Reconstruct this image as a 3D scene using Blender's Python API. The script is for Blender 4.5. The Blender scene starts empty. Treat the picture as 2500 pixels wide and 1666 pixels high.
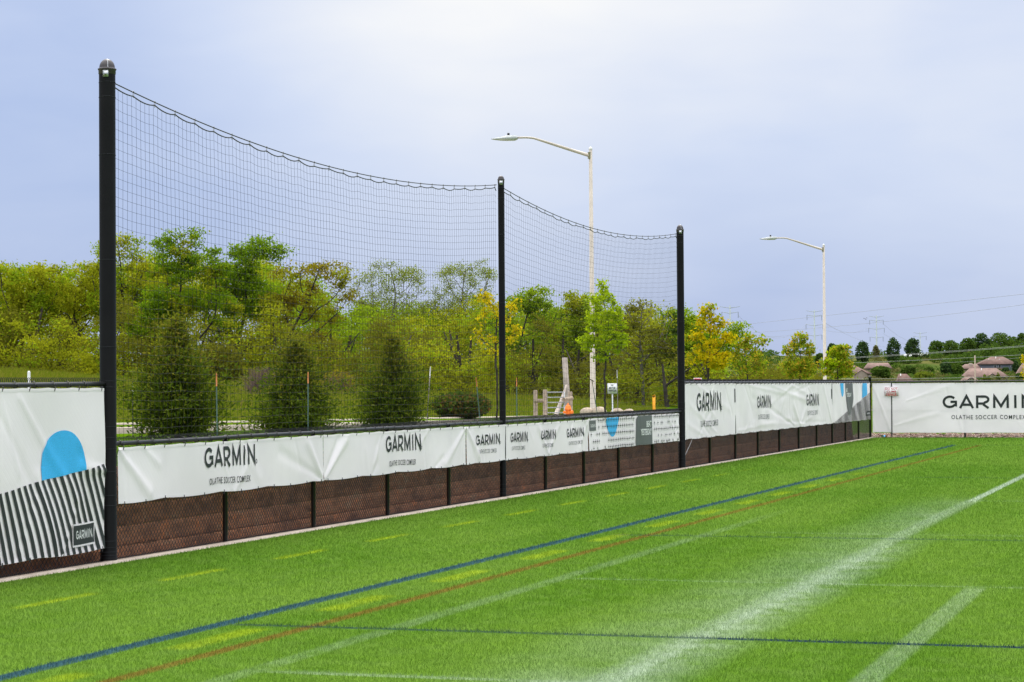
import bpy, math, random
import numpy as np
from mathutils import Matrix
SC = bpy.context.scene
COL = SC.collection
R = math.radians
rng = np.random.default_rng(7)

# ------------------------------------------------------------------ camera
cam = bpy.data.cameras.new('camera'); camo = bpy.data.objects.new('camera', cam); COL.objects.link(camo)
cam.sensor_width = 36.0; cam.sensor_fit = 'HORIZONTAL'; cam.lens = 77.416
cam.clip_start = 0.1; cam.clip_end = 9000
camo.matrix_world = Matrix(((0.952117, 0.012646, 0.305472, 10.8785), (0.305658, -0.017155, -0.951987, -19.3461),
                            (-0.006799, 0.999773, -0.020199, 1.7811), (0, 0, 0, 1)))
SC.camera = camo
CX, CY, CZ = 10.8785, -19.3461, 1.7811
FWX, FWY = -0.30554, 0.95218       # level viewing direction
# ------------------------------------------------------------------ sky and sun
SUN_EL, SUN_AZ = 52.0, -20.0       # azimuth from +Y towards +X
w = bpy.data.worlds.new('World'); SC.world = w; w.use_nodes = True
wn = w.node_tree; wn.nodes.clear()
def wnode(t, **k):
    n = wn.nodes.new(t)
    for a, b in k.items(): setattr(n, a, b)
    return n
def wmath(op, a, b=None, clamp=False):
    n = wnode('ShaderNodeMath', operation=op); n.use_clamp = clamp
    for i, v in enumerate((a, b)):
        if v is None: continue
        if isinstance(v, (int, float)): n.inputs[i].default_value = v
        else: wn.links.new(v, n.inputs[i])
    return n.outputs[0]
sky = wnode('ShaderNodeTexSky', sky_type='NISHITA', sun_disc=False)
sky.sun_elevation = R(SUN_EL); sky.sun_rotation = R(SUN_AZ); sky.air_density = 1.0; sky.dust_density = 1.5; sky.ozone_density = 2.0
tc = wnode('ShaderNodeTexCoord'); vdir = tc.outputs['Generated']
sep = wnode('ShaderNodeSeparateXYZ'); wn.links.new(vdir, sep.inputs[0])
mp = wnode('ShaderNodeMapping'); mp.inputs['Scale'].default_value = (1.0, 1.0, 3.2); wn.links.new(vdir, mp.inputs[0])
def cloudnoise(scale, detail, rough=.5, dist=0):
    n = wnode('ShaderNodeTexNoise'); n.inputs['Scale'].default_value = scale; n.inputs['Detail'].default_value = detail
    n.inputs['Roughness'].default_value = rough; n.inputs['Distortion'].default_value = dist
    wn.links.new(mp.outputs[0], n.inputs['Vector']); return n.outputs['Fac']
def toward(d, c0, c1):              # 0..1 brightening of the thin cloud around a direction
    n = wnode('ShaderNodeVectorMath', operation='DOT_PRODUCT'); wn.links.new(vdir, n.inputs[0]); n.inputs[1].default_value = d
    m = wnode('ShaderNodeMapRange', interpolation_type='LINEAR'); wn.links.new(n.outputs['Value'], m.inputs[0])
    m.inputs[1].default_value = c0; m.inputs[2].default_value = c1; return wmath('POWER', m.outputs[0], 1.7)
n1 = cloudnoise(5.0, 3.0, .5, .4); n2 = cloudnoise(14.0, 3.0, .5, .3)
el = wnode('ShaderNodeMapRange', interpolation_type='SMOOTHSTEP'); wn.links.new(sep.outputs[2], el.inputs[0])
el.inputs[1].default_value = .10; el.inputs[2].default_value = .55
t = wmath('MULTIPLY', toward((-0.300, 0.932, 0.205), math.cos(R(11.5)), math.cos(R(.5))), .80)
t = wmath('ADD', t, wmath('MULTIPLY', toward((-0.082, 0.985, 0.165), math.cos(R(9.5)), math.cos(R(.5))), .40))
t = wmath('ADD', t, wmath('MULTIPLY', el.outputs[0], .75))
t = wmath('ADD', t, wmath('MULTIPLY', wmath('SUBTRACT', n1, .5), .26))
t = wmath('ADD', t, wmath('MULTIPLY', wmath('SUBTRACT', n2, .5), .22))
t = wmath('ADD', t, .12, True)
el2 = wnode('ShaderNodeMapRange', interpolation_type='SMOOTHSTEP'); wn.links.new(sep.outputs[2], el2.inputs[0])
el2.inputs[1].default_value = .22; el2.inputs[2].default_value = .85      # thin overcast is brightest overhead
cr = wnode('ShaderNodeValToRGB'); wn.links.new(t, cr.inputs[0])
K = 8.15
cr.color_ramp.elements[0].color = (.385, .495, .785, 1); cr.color_ramp.elements[1].color = (1.0, .985, .96, 1)
e = cr.color_ramp.elements.new(.45); e.color = (.62, .70, .90, 1)
mul = wnode('ShaderNodeVectorMath', operation='SCALE'); wn.links.new(cr.outputs[0], mul.inputs[0]); wn.links.new(wmath('MULTIPLY', wmath('ADD', 1.0, wmath('MULTIPLY', el2.outputs[0], 2.75)), K), mul.inputs['Scale'])
mix = wnode('ShaderNodeMix', data_type='RGBA'); mix.inputs[0].default_value = .90
wn.links.new(sky.outputs[0], mix.inputs[6]); wn.links.new(mul.outputs[0], mix.inputs[7])
bg = wnode('ShaderNodeBackground'); bg.inputs['Strength'].default_value = .1
wn.links.new(mix.outputs[2], bg.inputs[0])
wo = wnode('ShaderNodeOutputWorld'); wn.links.new(bg.outputs[0], wo.inputs[0])
sl = bpy.data.lights.new('sun', 'SUN'); sl.energy = 2.0; sl.angle = R(12); sl.color = (1, .95, .86)
so = bpy.data.objects.new('sun', sl); COL.objects.link(so)
so.rotation_euler = (R(90-SUN_EL), 0, R(180-SUN_AZ))
so.location = (0, 0, 60)
vs = SC.view_settings; vs.view_transform = 'Standard'; vs.look = 'None'; vs.exposure = 0.3; vs.gamma = 1.0
SC.render.engine = 'CYCLES'
WOODS={'oak_a': ((-59.14, 100.0), [(-59.44, 99.77, 7.89, 1.87, 1.65), (-57.66, 100.33, 8.14, 1.6, 1.55), (-59.85, 99.68, 5.76, 1.33, 1.2), (-58.32, 100.16, 6.41, 1.33, 1.07)]), 'oak_b': ((-59.07, 106.32), [(-58.98, 106.21, 8.41, 1.39, 1.17), (-57.65, 106.63, 8.82, 1.11, 1.11), (-59.66, 106.01, 7.3, 1.53, 1.11), (-57.94, 106.57, 7.15, 1.11, 1.11)]), 'oak_c': ((-54.94, 105.55), [(-54.69, 105.44, 10.58, 0.93, 0.88), (-55.89, 105.08, 9.27, 1.24, 1.37), (-53.93, 105.72, 8.7, 1.24, 1.37), (-55.26, 105.33, 7.07, 1.65, 1.37), (-56.13, 104.97, 10.92, 0.55, 0.49)]), 'oak_d': ((-47.08, 100.72), [(-49.52, 99.74, 10.77, 0.73, 0.6), (-47.66, 100.34, 10.81, 0.7, 0.65), (-48.67, 100.04, 9.64, 1.17, 0.94), (-46.93, 100.6, 9.22, 1.1, 0.99), (-48.69, 100.07, 7.56, 1.57, 1.43), (-46.29, 100.86, 7.02, 1.25, 0.83), (-49.96, 99.71, 5.74, 1.43, 1.43), (-46.11, 100.94, 5.66, 0.99, 0.89)]), 'oak_e': ((-47.25, 104.87), [(-46.38, 104.97, 9.85, 0.91, 0.86), (-45.35, 105.29, 10.28, 1.08, 0.7), (-44.32, 105.62, 10.16, 0.59, 0.59), (-46.78, 104.87, 8.51, 1.29, 0.97), (-45.64, 105.26, 7.16, 1.29, 1.02)]), 'oak_f': ((-44.93, 103.51), [(-42.27, 104.21, 8.86, 1.19, 0.64), (-40.96, 104.63, 8.86, 1.19, 0.69), (-39.96, 104.97, 7.84, 0.74, 0.9), (-42.29, 104.24, 7.33, 1.27, 1.01), (-40.91, 104.7, 6.39, 1.11, 0.95), (-43.56, 103.85, 6.28, 1.01, 1.32), (-42.06, 104.36, 4.94, 1.06, 0.79)]), 'ash_a': ((-43.21, 120.87), [(-43.25, 120.69, 9.38, 1.25, 1.07), (-41.85, 121.15, 8.83, 1.25, 1.13), (-44.74, 120.24, 7.96, 1.01, 1.19), (-43.28, 120.73, 7.06, 1.96, 1.33), (-41.31, 121.36, 6.9, 1.33, 1.33)]), 'ash_b': ((-37.71, 122.64), [(-38.45, 122.23, 9.46, 1.19, 0.83), (-39.26, 122.0, 7.92, 1.07, 1.13), (-37.19, 122.64, 9.1, 1.07, 1.25), (-38.2, 122.36, 6.88, 1.63, 1.54), (-36.52, 122.92, 6.13, 1.33, 1.48)]), 'oak_g': ((-30.31, 109.25), [(-29.27, 109.46, 7.27, 1.01, 0.64), (-29.99, 109.25, 6.21, 1.12, 0.96), (-28.42, 109.76, 5.99, 0.96, 1.07), (-29.64, 109.41, 4.48, 1.47, 1.12), (-30.77, 109.03, 5.15, 1.07, 1.07)]), 'oak_h': ((-27.64, 113.26), [(-27.31, 113.25, 6.89, 1.04, 0.71), (-28.11, 113.02, 5.8, 1.15, 0.98), (-26.62, 113.49, 5.87, 1.09, 1.04), (-27.55, 113.23, 4.24, 1.58, 1.25), (-28.73, 112.87, 3.57, 1.23, 0.98)]), 'elm_a': ((-21.49, 106.83), [(-21.63, 106.68, 6.44, 1.08, 0.59), (-22.47, 106.43, 5.54, 0.98, 0.92), (-20.61, 107.02, 5.86, 0.98, 0.92), (-21.6, 106.73, 4.46, 1.7, 1.18)]), 'oak_i': ((-19.83, 109.47), [(-20.27, 109.23, 6.0, 0.73, 0.57), (-19.4, 109.51, 5.91, 0.57, 0.47), (-19.91, 109.37, 4.61, 1.25, 1.1), (-18.93, 109.7, 3.95, 0.94, 0.94), (-17.56, 110.13, 4.21, 0.94, 0.94), (-16.68, 110.4, 4.85, 0.57, 0.63)])}
UNDER=[(-51.95, 92.79, 4.72, 1.37, 1.0), (-50.65, 93.22, 4.09, 1.05, 1.05), (-54.09, 92.12, 3.99, 1.49, 1.12), (-52.8, 92.55, 3.11, 1.49, 0.75), (-55.05, 91.83, 3.13, 1.0, 0.87), (-51.14, 93.08, 2.98, 0.75, 0.5), (-49.46, 93.59, 4.33, 1.25, 1.25), (-48.17, 94.03, 3.33, 1.25, 0.87), (-46.26, 94.62, 4.06, 1.25, 1.25), (-44.37, 95.23, 4.05, 1.12, 1.12), (-40.81, 96.38, 4.02, 1.12, 1.37), (-41.89, 96.05, 2.91, 1.12, 0.55), (-39.4, 96.85, 3.26, 1.12, 1.0), (-37.96, 97.29, 4.0, 1.0, 1.0), (-36.79, 97.69, 2.75, 1.49, 1.0), (-36.53, 97.73, 4.74, 1.0, 1.25), (-34.65, 98.35, 3.98, 2.24, 1.25), (-32.27, 99.12, 3.96, 1.25, 1.49), (-34.19, 98.53, 2.36, 1.74, 0.87), (-31.82, 99.29, 2.71, 1.49, 1.12), (-30.15, 99.81, 3.45, 1.25, 1.25), (-28.74, 100.28, 2.44, 1.49, 1.0), (-27.54, 100.66, 2.93, 1.0, 1.25), (-25.89, 101.2, 2.42, 1.25, 1.0), (-24.47, 101.65, 2.41, 1.37, 1.25), (-22.57, 102.26, 2.65, 1.49, 1.37), (-21.39, 102.65, 1.89, 1.25, 1.25), (-19.97, 103.1, 2.13, 1.49, 1.49), (-18.54, 103.55, 2.62, 1.12, 1.37), (-17.35, 103.93, 2.61, 1.12, 1.0), (-15.22, 104.62, 2.59, 1.12, 0.87), (-13.67, 105.11, 2.96, 1.05, 0.75), (-13.56, 105.16, 2.21, 1.25, 0.62), (-12.02, 105.65, 2.32, 1.25, 0.62), (-10.71, 106.06, 2.56, 0.75, 0.62), (-9.3, 106.53, 2.1, 0.87, 0.4)]
STREET={'s0': ((-5.01, 29.02), [(-5.28, 28.9, 3.78, 0.24, 0.22), (-5.01, 28.99, 3.41, 0.4, 0.26), (-5.29, 28.91, 2.93, 0.32, 0.24), (-4.78, 29.07, 2.97, 0.34, 0.24), (-4.57, 29.12, 3.65, 0.16, 0.18), (-5.12, 28.97, 2.63, 0.26, 0.16)]), 's1': ((-5.05, 38.57), [(-5.1, 38.49, 4.56, 0.15, 0.18), (-5.05, 38.52, 4.09, 0.43, 0.26), (-5.01, 38.54, 3.56, 0.52, 0.38), (-5.06, 38.54, 2.96, 0.59, 0.36), (-4.98, 38.58, 2.55, 0.4, 0.19)]), 's2': ((-5.05, 51.18), [(-5.0, 51.14, 4.22, 0.26, 0.23), (-4.99, 51.15, 3.79, 0.51, 0.34), (-5.24, 51.08, 3.18, 0.57, 0.43), (-4.67, 51.26, 3.36, 0.48, 0.37), (-5.05, 51.16, 2.61, 0.74, 0.43)]), 's3': ((-5.0, 57.71), [(-5.13, 57.63, 3.21, 0.37, 0.34), (-4.75, 57.75, 3.21, 0.37, 0.31), (-4.99, 57.69, 2.59, 0.62, 0.56), (-5.31, 57.58, 2.75, 0.4, 0.4)]), 's4': ((-5.04, 67.78), [(-5.01, 67.75, 3.41, 0.35, 0.35), (-5.35, 67.65, 3.03, 0.31, 0.35), (-4.69, 67.86, 3.11, 0.31, 0.35), (-5.03, 67.77, 2.42, 0.66, 0.45)]), 's5': ((-5.03, 77.24), [(-5.01, 77.21, 3.14, 0.42, 0.34), (-4.72, 77.3, 3.22, 0.23, 0.31), (-5.05, 77.21, 2.47, 0.69, 0.5)]), 's6': ((4.82, 57.5), [(4.78, 57.46, 2.49, 0.27, 0.39), (4.92, 57.5, 2.94, 0.21, 0.3), (4.83, 57.49, 2.05, 0.33, 0.3)])}
STAKES=[('orange', (-3.6, 14.62, 2.03), (-3.6, 14.61, 1.05)), ('orange', (-3.2, 10.25, 1.99), (-3.2, 10.27, 1.08)), ('orange', (-3.6, 23.35, 1.95), (-3.6, 23.62, 1.08)), ('orange', (-3.8, 26.71, 1.95), (-3.8, 26.72, 1.06)), ('wood', (-4.2, 34.22, 1.92), (-4.2, 34.77, 1.06)), ('white', (-3.8, 21.17, 2.16), (-3.8, 20.92, 1.1)), ('white', (-5.0, 39.65, 2.19), (-5.0, 39.71, 0.99)), ('white', (-3.0, 4.53, 2.0), (-3.0, 4.52, 1.85)), ('white', (-5.2, 11.45, 1.86), (-5.2, 11.45, 1.15))]
LAMPS=[((-7.07, 44.87, 0.98), (-7.13, 44.68, 8.89)), ((-6.66, 83.22, 1.9), (-6.65, 83.09, 8.21))]
MISC={'hyd': (-9.96, 51.71, 1.18), 'gateL': (-13.0, 59.13, 1.54), 'gateR': (-12.32, 59.35, 1.52), 'post0': (-13.66, 59.97, 1.57), 'post3': (-12.27, 59.89, 1.51), 'snag': (-14.57, 67.0, 2.91), 'snagb': (-14.51, 67.06, 1.04), 'lean0': (-14.23, 66.08, 1.78), 'lean1': (-14.37, 65.01, 0.81), 'sign': (-6.44, 44.43, 1.61), 'mark': (-1.83, 31.2, 1.54), 'rock1': (-6.68, 43.32, 0.96), 'rock2': (-6.33, 44.48, 0.98), 'rock3': (-6.28, 45.02, 0.96), 'juniper': (-14.03, 52.51, 1.14), 'brush1': (-28.39, 67.86, 0.94), 'brush2': (-27.26, 73.48, 1.07), 'redsign': (-6.03, 54.01, 1.94), 'boxa': (-7.71, 74.48, 1.93), 'boxb': (-8.33, 84.78, 1.94), 'bird': [(-80.73, 581.15, 19.27), (-80.3, 581.28, 19.49), (-82.58, 591.05, 19.68), (-81.28, 586.22, 19.19)]}
FAR=[('dark', (-135.91, 933.4, 9.54), 10.8, 3.72), ('olive', (-134.3, 963.28, 11.91), 6.93, 2.01), ('dark', (-122.53, 933.5, 9.41), 12.34, 3.53), ('dark', (-118.85, 968.24, 11.8), 10.21, 4.01), ('mid', (-111.43, 819.55, 2.79), 5.6, 4.51), ('mid', (-106.18, 859.01, 4.54), 4.22, 3.57), ('dark', (-90.09, 847.39, 3.76), 6.37, 2.87), ('mid', (-85.85, 848.75, 3.73), 5.1, 2.71), ('lime', (-94.72, 816.51, 2.52), 3.39, 4.62), ('purple', (-117.98, 968.52, 11.79), 2.55, 1.64), ('purple', (-113.47, 969.97, 11.76), 2.73, 2.37), ('dark', (-69.94, 874.84, 4.62), 3.1, 1.96), ('dark', (-66.06, 876.08, 4.75), 5.7, 1.63), ('mid', (-60.06, 823.44, 2.27), 2.91, 2.45), ('mid', (-110.9, 987.57, 13.37), 7.78, 4.08), ('mid', (-102.07, 969.42, 11.64), 9.08, 4.72), ('mid', (-96.46, 983.82, 12.45), 9.56, 4.78), ('dark', (-91.47, 993.76, 15.46), 8.89, 4.82), ('mid', (-83.2, 996.46, 13.17), 11.3, 7.41), ('mid', (-73.48, 999.54, 14.96), 9.45, 3.71), ('lime', (-92.0, 993.59, 15.46), 4.45, 2.59), ('olive', (-91.56, 947.63, 9.57), 6.02, 3.19), ('dark', (-86.31, 987.07, 12.37), 4.41, 4.41), ('dark', (-153.89, 961.19, 12.09), 7.69, 2.56), ('mid', (-149.85, 907.95, 8.11), 6.59, 2.77), ('mid', (-120.23, 913.26, 7.87), 3.45, 2.07), ('mid', (-99.14, 869.67, 5.0), 3.27, 2.29)]
CYP=[((-66.13, 754.27, 2.17), 2.54), ((-61.69, 755.69, 2.14), 3.11), ((-64.79, 754.7, 2.16), 1.98)]
HOUSES={'A': ((-73.87, 886.17, 5.34), [14.87, 6.77, 3.88, -1.82, 3.14]), 'B': ((-79.69, 884.3, 5.38), [15.86, 3.8, 1.98, -6.28, 5.29]), 'C': ((-70.87, 811.57, 2.04), [15.94, 5.01, 1.82, -5.54, 4.48]), 'D': ((-72.94, 773.12, 0.91), [6.53, 2.9, 1.31, -1.67, 1.52]), 'E': ((-57.44, 824.28, 2.25), [6.74, 6.74, 2.76, -1.23, 1.07]), 'F': ((-117.33, 813.46, 2.68), [6.81, 5.88, 2.79, -3.1, -2.79]), 'G': ((-120.14, 875.52, 5.68), [10.45, 4.31, 2.16, -4.07, 4.23]), 'H': ((-95.92, 774.14, 1.06), [5.57, 3.96, 1.47, -2.2, 0.73]), 'I': ((-116.93, 977.25, 12.41), [13.6, 2.39, 1.29, -5.7, 5.7])}
TOWERS=[((-314.1, 1492.9, 56.8), [(55.6, 7.0), (51.8, 5.7), (43.6, 7.2)]), ((-308.6, 1799.1, 62.9), [(61.9, 7.0), (58.3, 6.1), (50.5, 7.0), (41.8, 6.1)]), ((-283.2, 1975.3, 63.1), [(61.9, 6.8), (58.4, 6.1), (51.0, 7.0), (43.1, 5.9)]), ((-292.3, 2350.7, 55.9), [(55.0, 7.4), (51.1, 6.6)])]
WIRES=[((-13.31, 119.92, 3.33), (0.95, 109.78, 3.91)), ((-13.48, 120.92, 3.28), (0.88, 110.7, 3.87)), ((-13.31, 119.93, 3.02), (0.94, 109.79, 3.38)), ((-7.07, 132.43, 3.13), (0.23, 119.01, 3.36)), ((-9.62, 105.37, 2.03), (1.99, 95.97, 2.1))]
WPOLE=((-33.4, 407.52, 6.93), (-33.39, 407.56, 5.06))
SKYDIR=[(-0.3028, 0.9352, 0.1838), (-0.0938, 0.9858, 0.1395), (-0.3055, 0.952, 0.0202)]
CAMB=[[10.8785, -19.3461, 1.7811], [0.952117, 0.305658, -0.006799], [0.012646, -0.017155, 0.999773], [0.305472, -0.951987, -0.020199]]
TLINES=[((-308.77, 1494.73, 49.85), (-314.6, 1797.45, 51.71)), ((-307.54, 1495.35, 39.53), (-315.32, 1797.34, 46.27)), ((-315.69, 1492.68, 42.17), (-59.78, 902.6, 38.25)), ((-314.39, 1493.2, 37.01), (-67.69, 1005.12, 37.66)), ((-302.91, 1801.15, 54.01), (-289.71, 1973.5, 52.0)), ((-302.91, 1801.15, 54.01), (-304.83, 2294.58, 38.2)), ((-302.36, 1801.5, 46.18), (-289.93, 1973.49, 49.04)), ((-277.68, 1977.28, 55.61), (-292.5, 2350.95, 43.23)), ((-277.63, 1977.5, 46.36), (-286.73, 2352.89, 38.82))]

# ------------------------------------------------------------------ node helper
class Mat:
    def __init__(s, name):
        s.m = bpy.data.materials.new(name); s.m.use_nodes = True; s.t = s.m.node_tree; s.t.nodes.clear()
        s.out = s.n('ShaderNodeOutputMaterial')
    def n(s, t, **k):
        n = s.t.nodes.new(t)
        for a, b in k.items(): setattr(n, a, b)
        return n
    def link(s, a, b): s.t.links.new(a, b)
    def put(s, sock, v):
        if hasattr(v, 'is_output'): s.link(v, sock)
        elif isinstance(v, (tuple, list)) and len(v) == 3 and sock.type == 'RGBA': sock.default_value = (*v, 1)
        else: sock.default_value = v
    def math(s, op, a, b=None, c=None, clamp=False):
        n = s.n('ShaderNodeMath', operation=op); n.use_clamp = clamp
        for i, v in enumerate((a, b, c)):
            if v is not None: s.put(n.inputs[i], v)
        return n.outputs[0]
    def mix(s, f, a, b, blend='MIX'):
        n = s.n('ShaderNodeMix', data_type='RGBA', blend_type=blend); s.put(n.inputs[0], f); s.put(n.inputs[6], a); s.put(n.inputs[7], b)
        return n.outputs[2]
    def step(s, v, a, b, interp='SMOOTHSTEP'):
        n = s.n('ShaderNodeMapRange', interpolation_type=interp); s.put(n.inputs[0], v); n.inputs[1].default_value = a; n.inputs[2].default_value = b
        return n.outputs[0]
    def pos(s):
        if not hasattr(s, '_p'):
            g = s.n('ShaderNodeNewGeometry'); s._g = g; s._p = g.outputs['Position']
            x = s.n('ShaderNodeSeparateXYZ'); s.link(s._p, x.inputs[0]); s.x, s.y, s.z = x.outputs
        return s._p
    def obj(s): return s.n('ShaderNodeTexCoord').outputs['Object']
    def noise(s, scale, detail=3, rough=.55, vec=None, stretch=None, dist=0):
        n = s.n('ShaderNodeTexNoise'); n.inputs['Scale'].default_value = scale; n.inputs['Detail'].default_value = detail
        n.inputs['Roughness'].default_value = rough; n.inputs['Distortion'].default_value = dist
        v = vec if vec is not None else s.pos()
        if stretch:
            m = s.n('ShaderNodeMapping'); m.inputs['Scale'].default_value = stretch; s.link(v, m.inputs[0]); v = m.outputs[0]
        s.link(v, n.inputs['Vector']); return n.outputs['Fac']
    def island(s):
        s.pos(); return s._g.outputs['Random Per Island']
    def ramp(s, f, stops):
        n = s.n('ShaderNodeValToRGB'); s.put(n.inputs[0], f); el = n.color_ramp.elements
        while len(el) < len(stops): el.new(.5)
        for e, (p, c) in zip(el, stops): e.position = p; e.color = (*c, 1)
        return n.outputs[0]
    def bump(s, h, strength=.3, dist=.01):
        n = s.n('ShaderNodeBump'); n.inputs['Strength'].default_value = strength; n.inputs['Distance'].default_value = dist; s.put(n.inputs['Height'], h)
        return n.outputs[0]
    def bsdf(s, col, rough=.6, metal=0., spec=.5, normal=None, **k):
        n = s.n('ShaderNodeBsdfPrincipled'); s.put(n.inputs['Base Color'], col); s.put(n.inputs['Roughness'], rough); s.put(n.inputs['Metallic'], metal)
        n.inputs['Specular IOR Level'].default_value = spec
        if normal is not None: s.link(normal, n.inputs['Normal'])
        for a, b in k.items(): s.put(n.inputs[a], b)
        return n.outputs[0]
    def diff(s, col, normal=None):
        n = s.n('ShaderNodeBsdfDiffuse'); s.put(n.inputs[0], col)
        if normal is not None: s.link(normal, n.inputs['Normal'])
        return n.outputs[0]
    def trans(s, col): n = s.n('ShaderNodeBsdfTranslucent'); s.put(n.inputs[0], col); return n.outputs[0]
    def mixs(s, f, a, b):
        n = s.n('ShaderNodeMixShader'); s.put(n.inputs[0], f); s.link(a, n.inputs[1]); s.link(b, n.inputs[2]); return n.outputs[0]
    def done(s, sh): s.link(sh, s.out.inputs[0]); return s.m

def plain(name, col, rough=.6, metal=0., spec=.5, var=.15, scale=6, bump=0.):
    m = Mat(name); o = m.obj(); f = m.noise(scale, 4, .6, o)
    c = m.mix(m.step(f, .3, .7), tuple(v*(1-var) for v in col), tuple(min(1, v*(1+var)) for v in col))
    nm = m.bump(m.noise(scale*12, 3, .6, o), bump, .01) if bump else None
    return m.done(m.bsdf(c, rough, metal, spec, nm))

def leafmat(name, stops, tr=.48, rough=.55, clump=.0):
    m = Mat(name); i = m.island()
    c = m.ramp(i, [(k/(len(stops)-1) if len(stops) > 1 else 0, c) for k, c in enumerate(stops)])
    f = m.noise(.9, 2, .5)                                   # some boughs flush yellower than others
    c = m.mix(m.math('MULTIPLY', m.step(f, .45, .7), .30), c, m.mix(1.0, c, (1.25, 1.1, .8), 'MULTIPLY'))
    return m.done(m.mixs(tr, m.diff(c), m.trans(m.mix(1.0, c, (1.25, 1.35, .7), 'MULTIPLY'))))

# ------------------------------------------------------------------ mesh helpers
class Geo:
    def __init__(s): s.V = []; s.F = []; s.n = 0
    def add(s, V, F):
        V = np.asarray(V, float).reshape(-1, 3); s.V.append(V); s.F.append(np.asarray(F, int) + s.n); s.n += len(V); return s
    def box(s, a, b, jit=0):
        a, b = np.array(a, float), np.array(b, float)
        V = np.array([(x, y, z) for x in (a[0], b[0]) for y in (a[1], b[1]) for z in (a[2], b[2])])
        return s.add(V, [(0, 1, 3, 2), (4, 6, 7, 5), (0, 4, 5, 1), (2, 3, 7, 6), (0, 2, 6, 4), (1, 5, 7, 3)])
    def tube(s, P, r, n=8, caps=True):
        P = np.asarray(P, float); r = np.broadcast_to(np.asarray(r, float), (len(P),))
        T = np.gradient(P, axis=0); T /= np.linalg.norm(T, axis=1, keepdims=True)+1e-12
        u = np.cross(T[0], (0, 0, 1.)); 
        if np.linalg.norm(u) < .1: u = np.cross(T[0], (1., 0, 0))
        u /= np.linalg.norm(u); rings = []
        a = np.arange(n)/n*2*math.pi
        for p, t, rr in zip(P, T, r):
            u = u-t*(u@t); u /= np.linalg.norm(u); v = np.cross(t, u)
            rings.append(p+rr*(np.cos(a)[:, None]*u+np.sin(a)[:, None]*v))
        V = np.concatenate(rings); k = len(P); i = np.arange(n); j = (i+1) % n
        F = np.concatenate([np.stack([q*n+i, q*n+j, (q+1)*n+j, (q+1)*n+i], 1) for q in range(k-1)])
        s.add(V, F)
        if caps:
            b = s.n-len(V)
            for q in (0, k-1):
                c = P[q]; s.V.append(c[None]); ci = s.n; s.n += 1
                s.F.append(np.stack([b+q*n+i, b+q*n+j, np.full(n, ci), np.full(n, ci)], 1))
        return s
    def lathe(s, prof, c=(0, 0, 0), n=24):
        prof = np.asarray(prof, float); a = np.arange(n)/n*2*math.pi
        V = np.concatenate([np.stack([c[0]+r*np.cos(a), c[1]+r*np.sin(a), np.full(n, c[2]+z)], 1) for r, z in prof])
        i = np.arange(n); j = (i+1) % n
        F = np.concatenate([np.stack([q*n+i, q*n+j, (q+1)*n+j, (q+1)*n+i], 1) for q in range(len(prof)-1)])
        return s.add(V, F)
    def grid(s, fn, us, vs):
        U, Vv = np.meshgrid(us, vs, indexing='ij'); P = fn(U.ravel(), Vv.ravel()); nv = len(vs)
        i, j = np.meshgrid(np.arange(len(us)-1), np.arange(nv-1), indexing='ij'); q = (i*nv+j).ravel()
        return s.add(P, np.stack([q, q+nv, q+nv+1, q+1], 1))
    def segs(s, P0, P1, r0, r1, n=3):
        P0 = np.asarray(P0, float); P1 = np.asarray(P1, float); N = len(P0)
        r0 = np.broadcast_to(r0, (N,)); r1 = np.broadcast_to(r1, (N,))
        T = P1-P0; T /= np.linalg.norm(T, axis=1, keepdims=True)+1e-12
        ref = np.where(np.abs(T[:, 2:3]) > .8, np.array([[1., .3, 0]]), np.array([[0, 0, 1.]]))
        u = np.cross(T, ref); u /= np.linalg.norm(u, axis=1, keepdims=True)+1e-12; v = np.cross(T, u)
        a = np.arange(n)/n*2*math.pi; ca, sa = np.cos(a), np.sin(a)
        d = ca[None, :, None]*u[:, None]+sa[None, :, None]*v[:, None]
        V = np.stack([P0[:, None]+d*r0[:, None, None], P1[:, None]+d*r1[:, None, None]], 1).reshape(-1, 3)
        i = np.arange(n); j = (i+1) % n; base = np.arange(N)[:, None]*2*n
        F = np.stack([base+i, base+j, base+n+j, base+n+i], 2).reshape(-1, 4)
        return s.add(V, F)
    def build(s, name, mat, parent=None, smooth=False, thing=None):
        V = np.concatenate(s.V) if s.V else np.zeros((0, 3)); F = np.concatenate([f.reshape(-1, f.shape[-1]) if f.shape[-1] == 4 else np.concatenate([f, f[:, -1:]], 1) for f in s.F])
        off = np.zeros(3)
        if parent is not None: off = np.array(WORLD[parent.name])
        V = V-off
        me = bpy.data.meshes.new(name); tri = F[:, 3] == F[:, 2]
        Q = F[~tri]; Tn = F[tri][:, :3]
        me.vertices.add(len(V)); me.vertices.foreach_set('co', V.astype(np.float32).ravel())
        nl = len(Q)*4+len(Tn)*3; me.loops.add(nl); me.loops.foreach_set('vertex_index', np.concatenate([Q.ravel(), Tn.ravel()]).astype(np.int32))
        me.polygons.add(len(Q)+len(Tn))
        st = np.concatenate([np.arange(len(Q))*4, len(Q)*4+np.arange(len(Tn))*3]).astype(np.int32)
        me.polygons.foreach_set('loop_start', st)
        if smooth: me.polygons.foreach_set('use_smooth', np.ones(len(Q)+len(Tn), bool))
        me.update(calc_edges=True); me.validate()
        me.materials.append(mat)
        o = bpy.data.objects.new(name, me); COL.objects.link(o)
        WORLD[o.name] = tuple(off)
        if parent is not None: o.parent = parent
        return o
WORLD = {}
def tag(o, label=None, cat=None, group=None, kind=None):
    if label: o['label'] = label
    if cat: o['category'] = cat
    if group: o['group'] = group
    if kind: o['kind'] = kind
    return o
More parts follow.
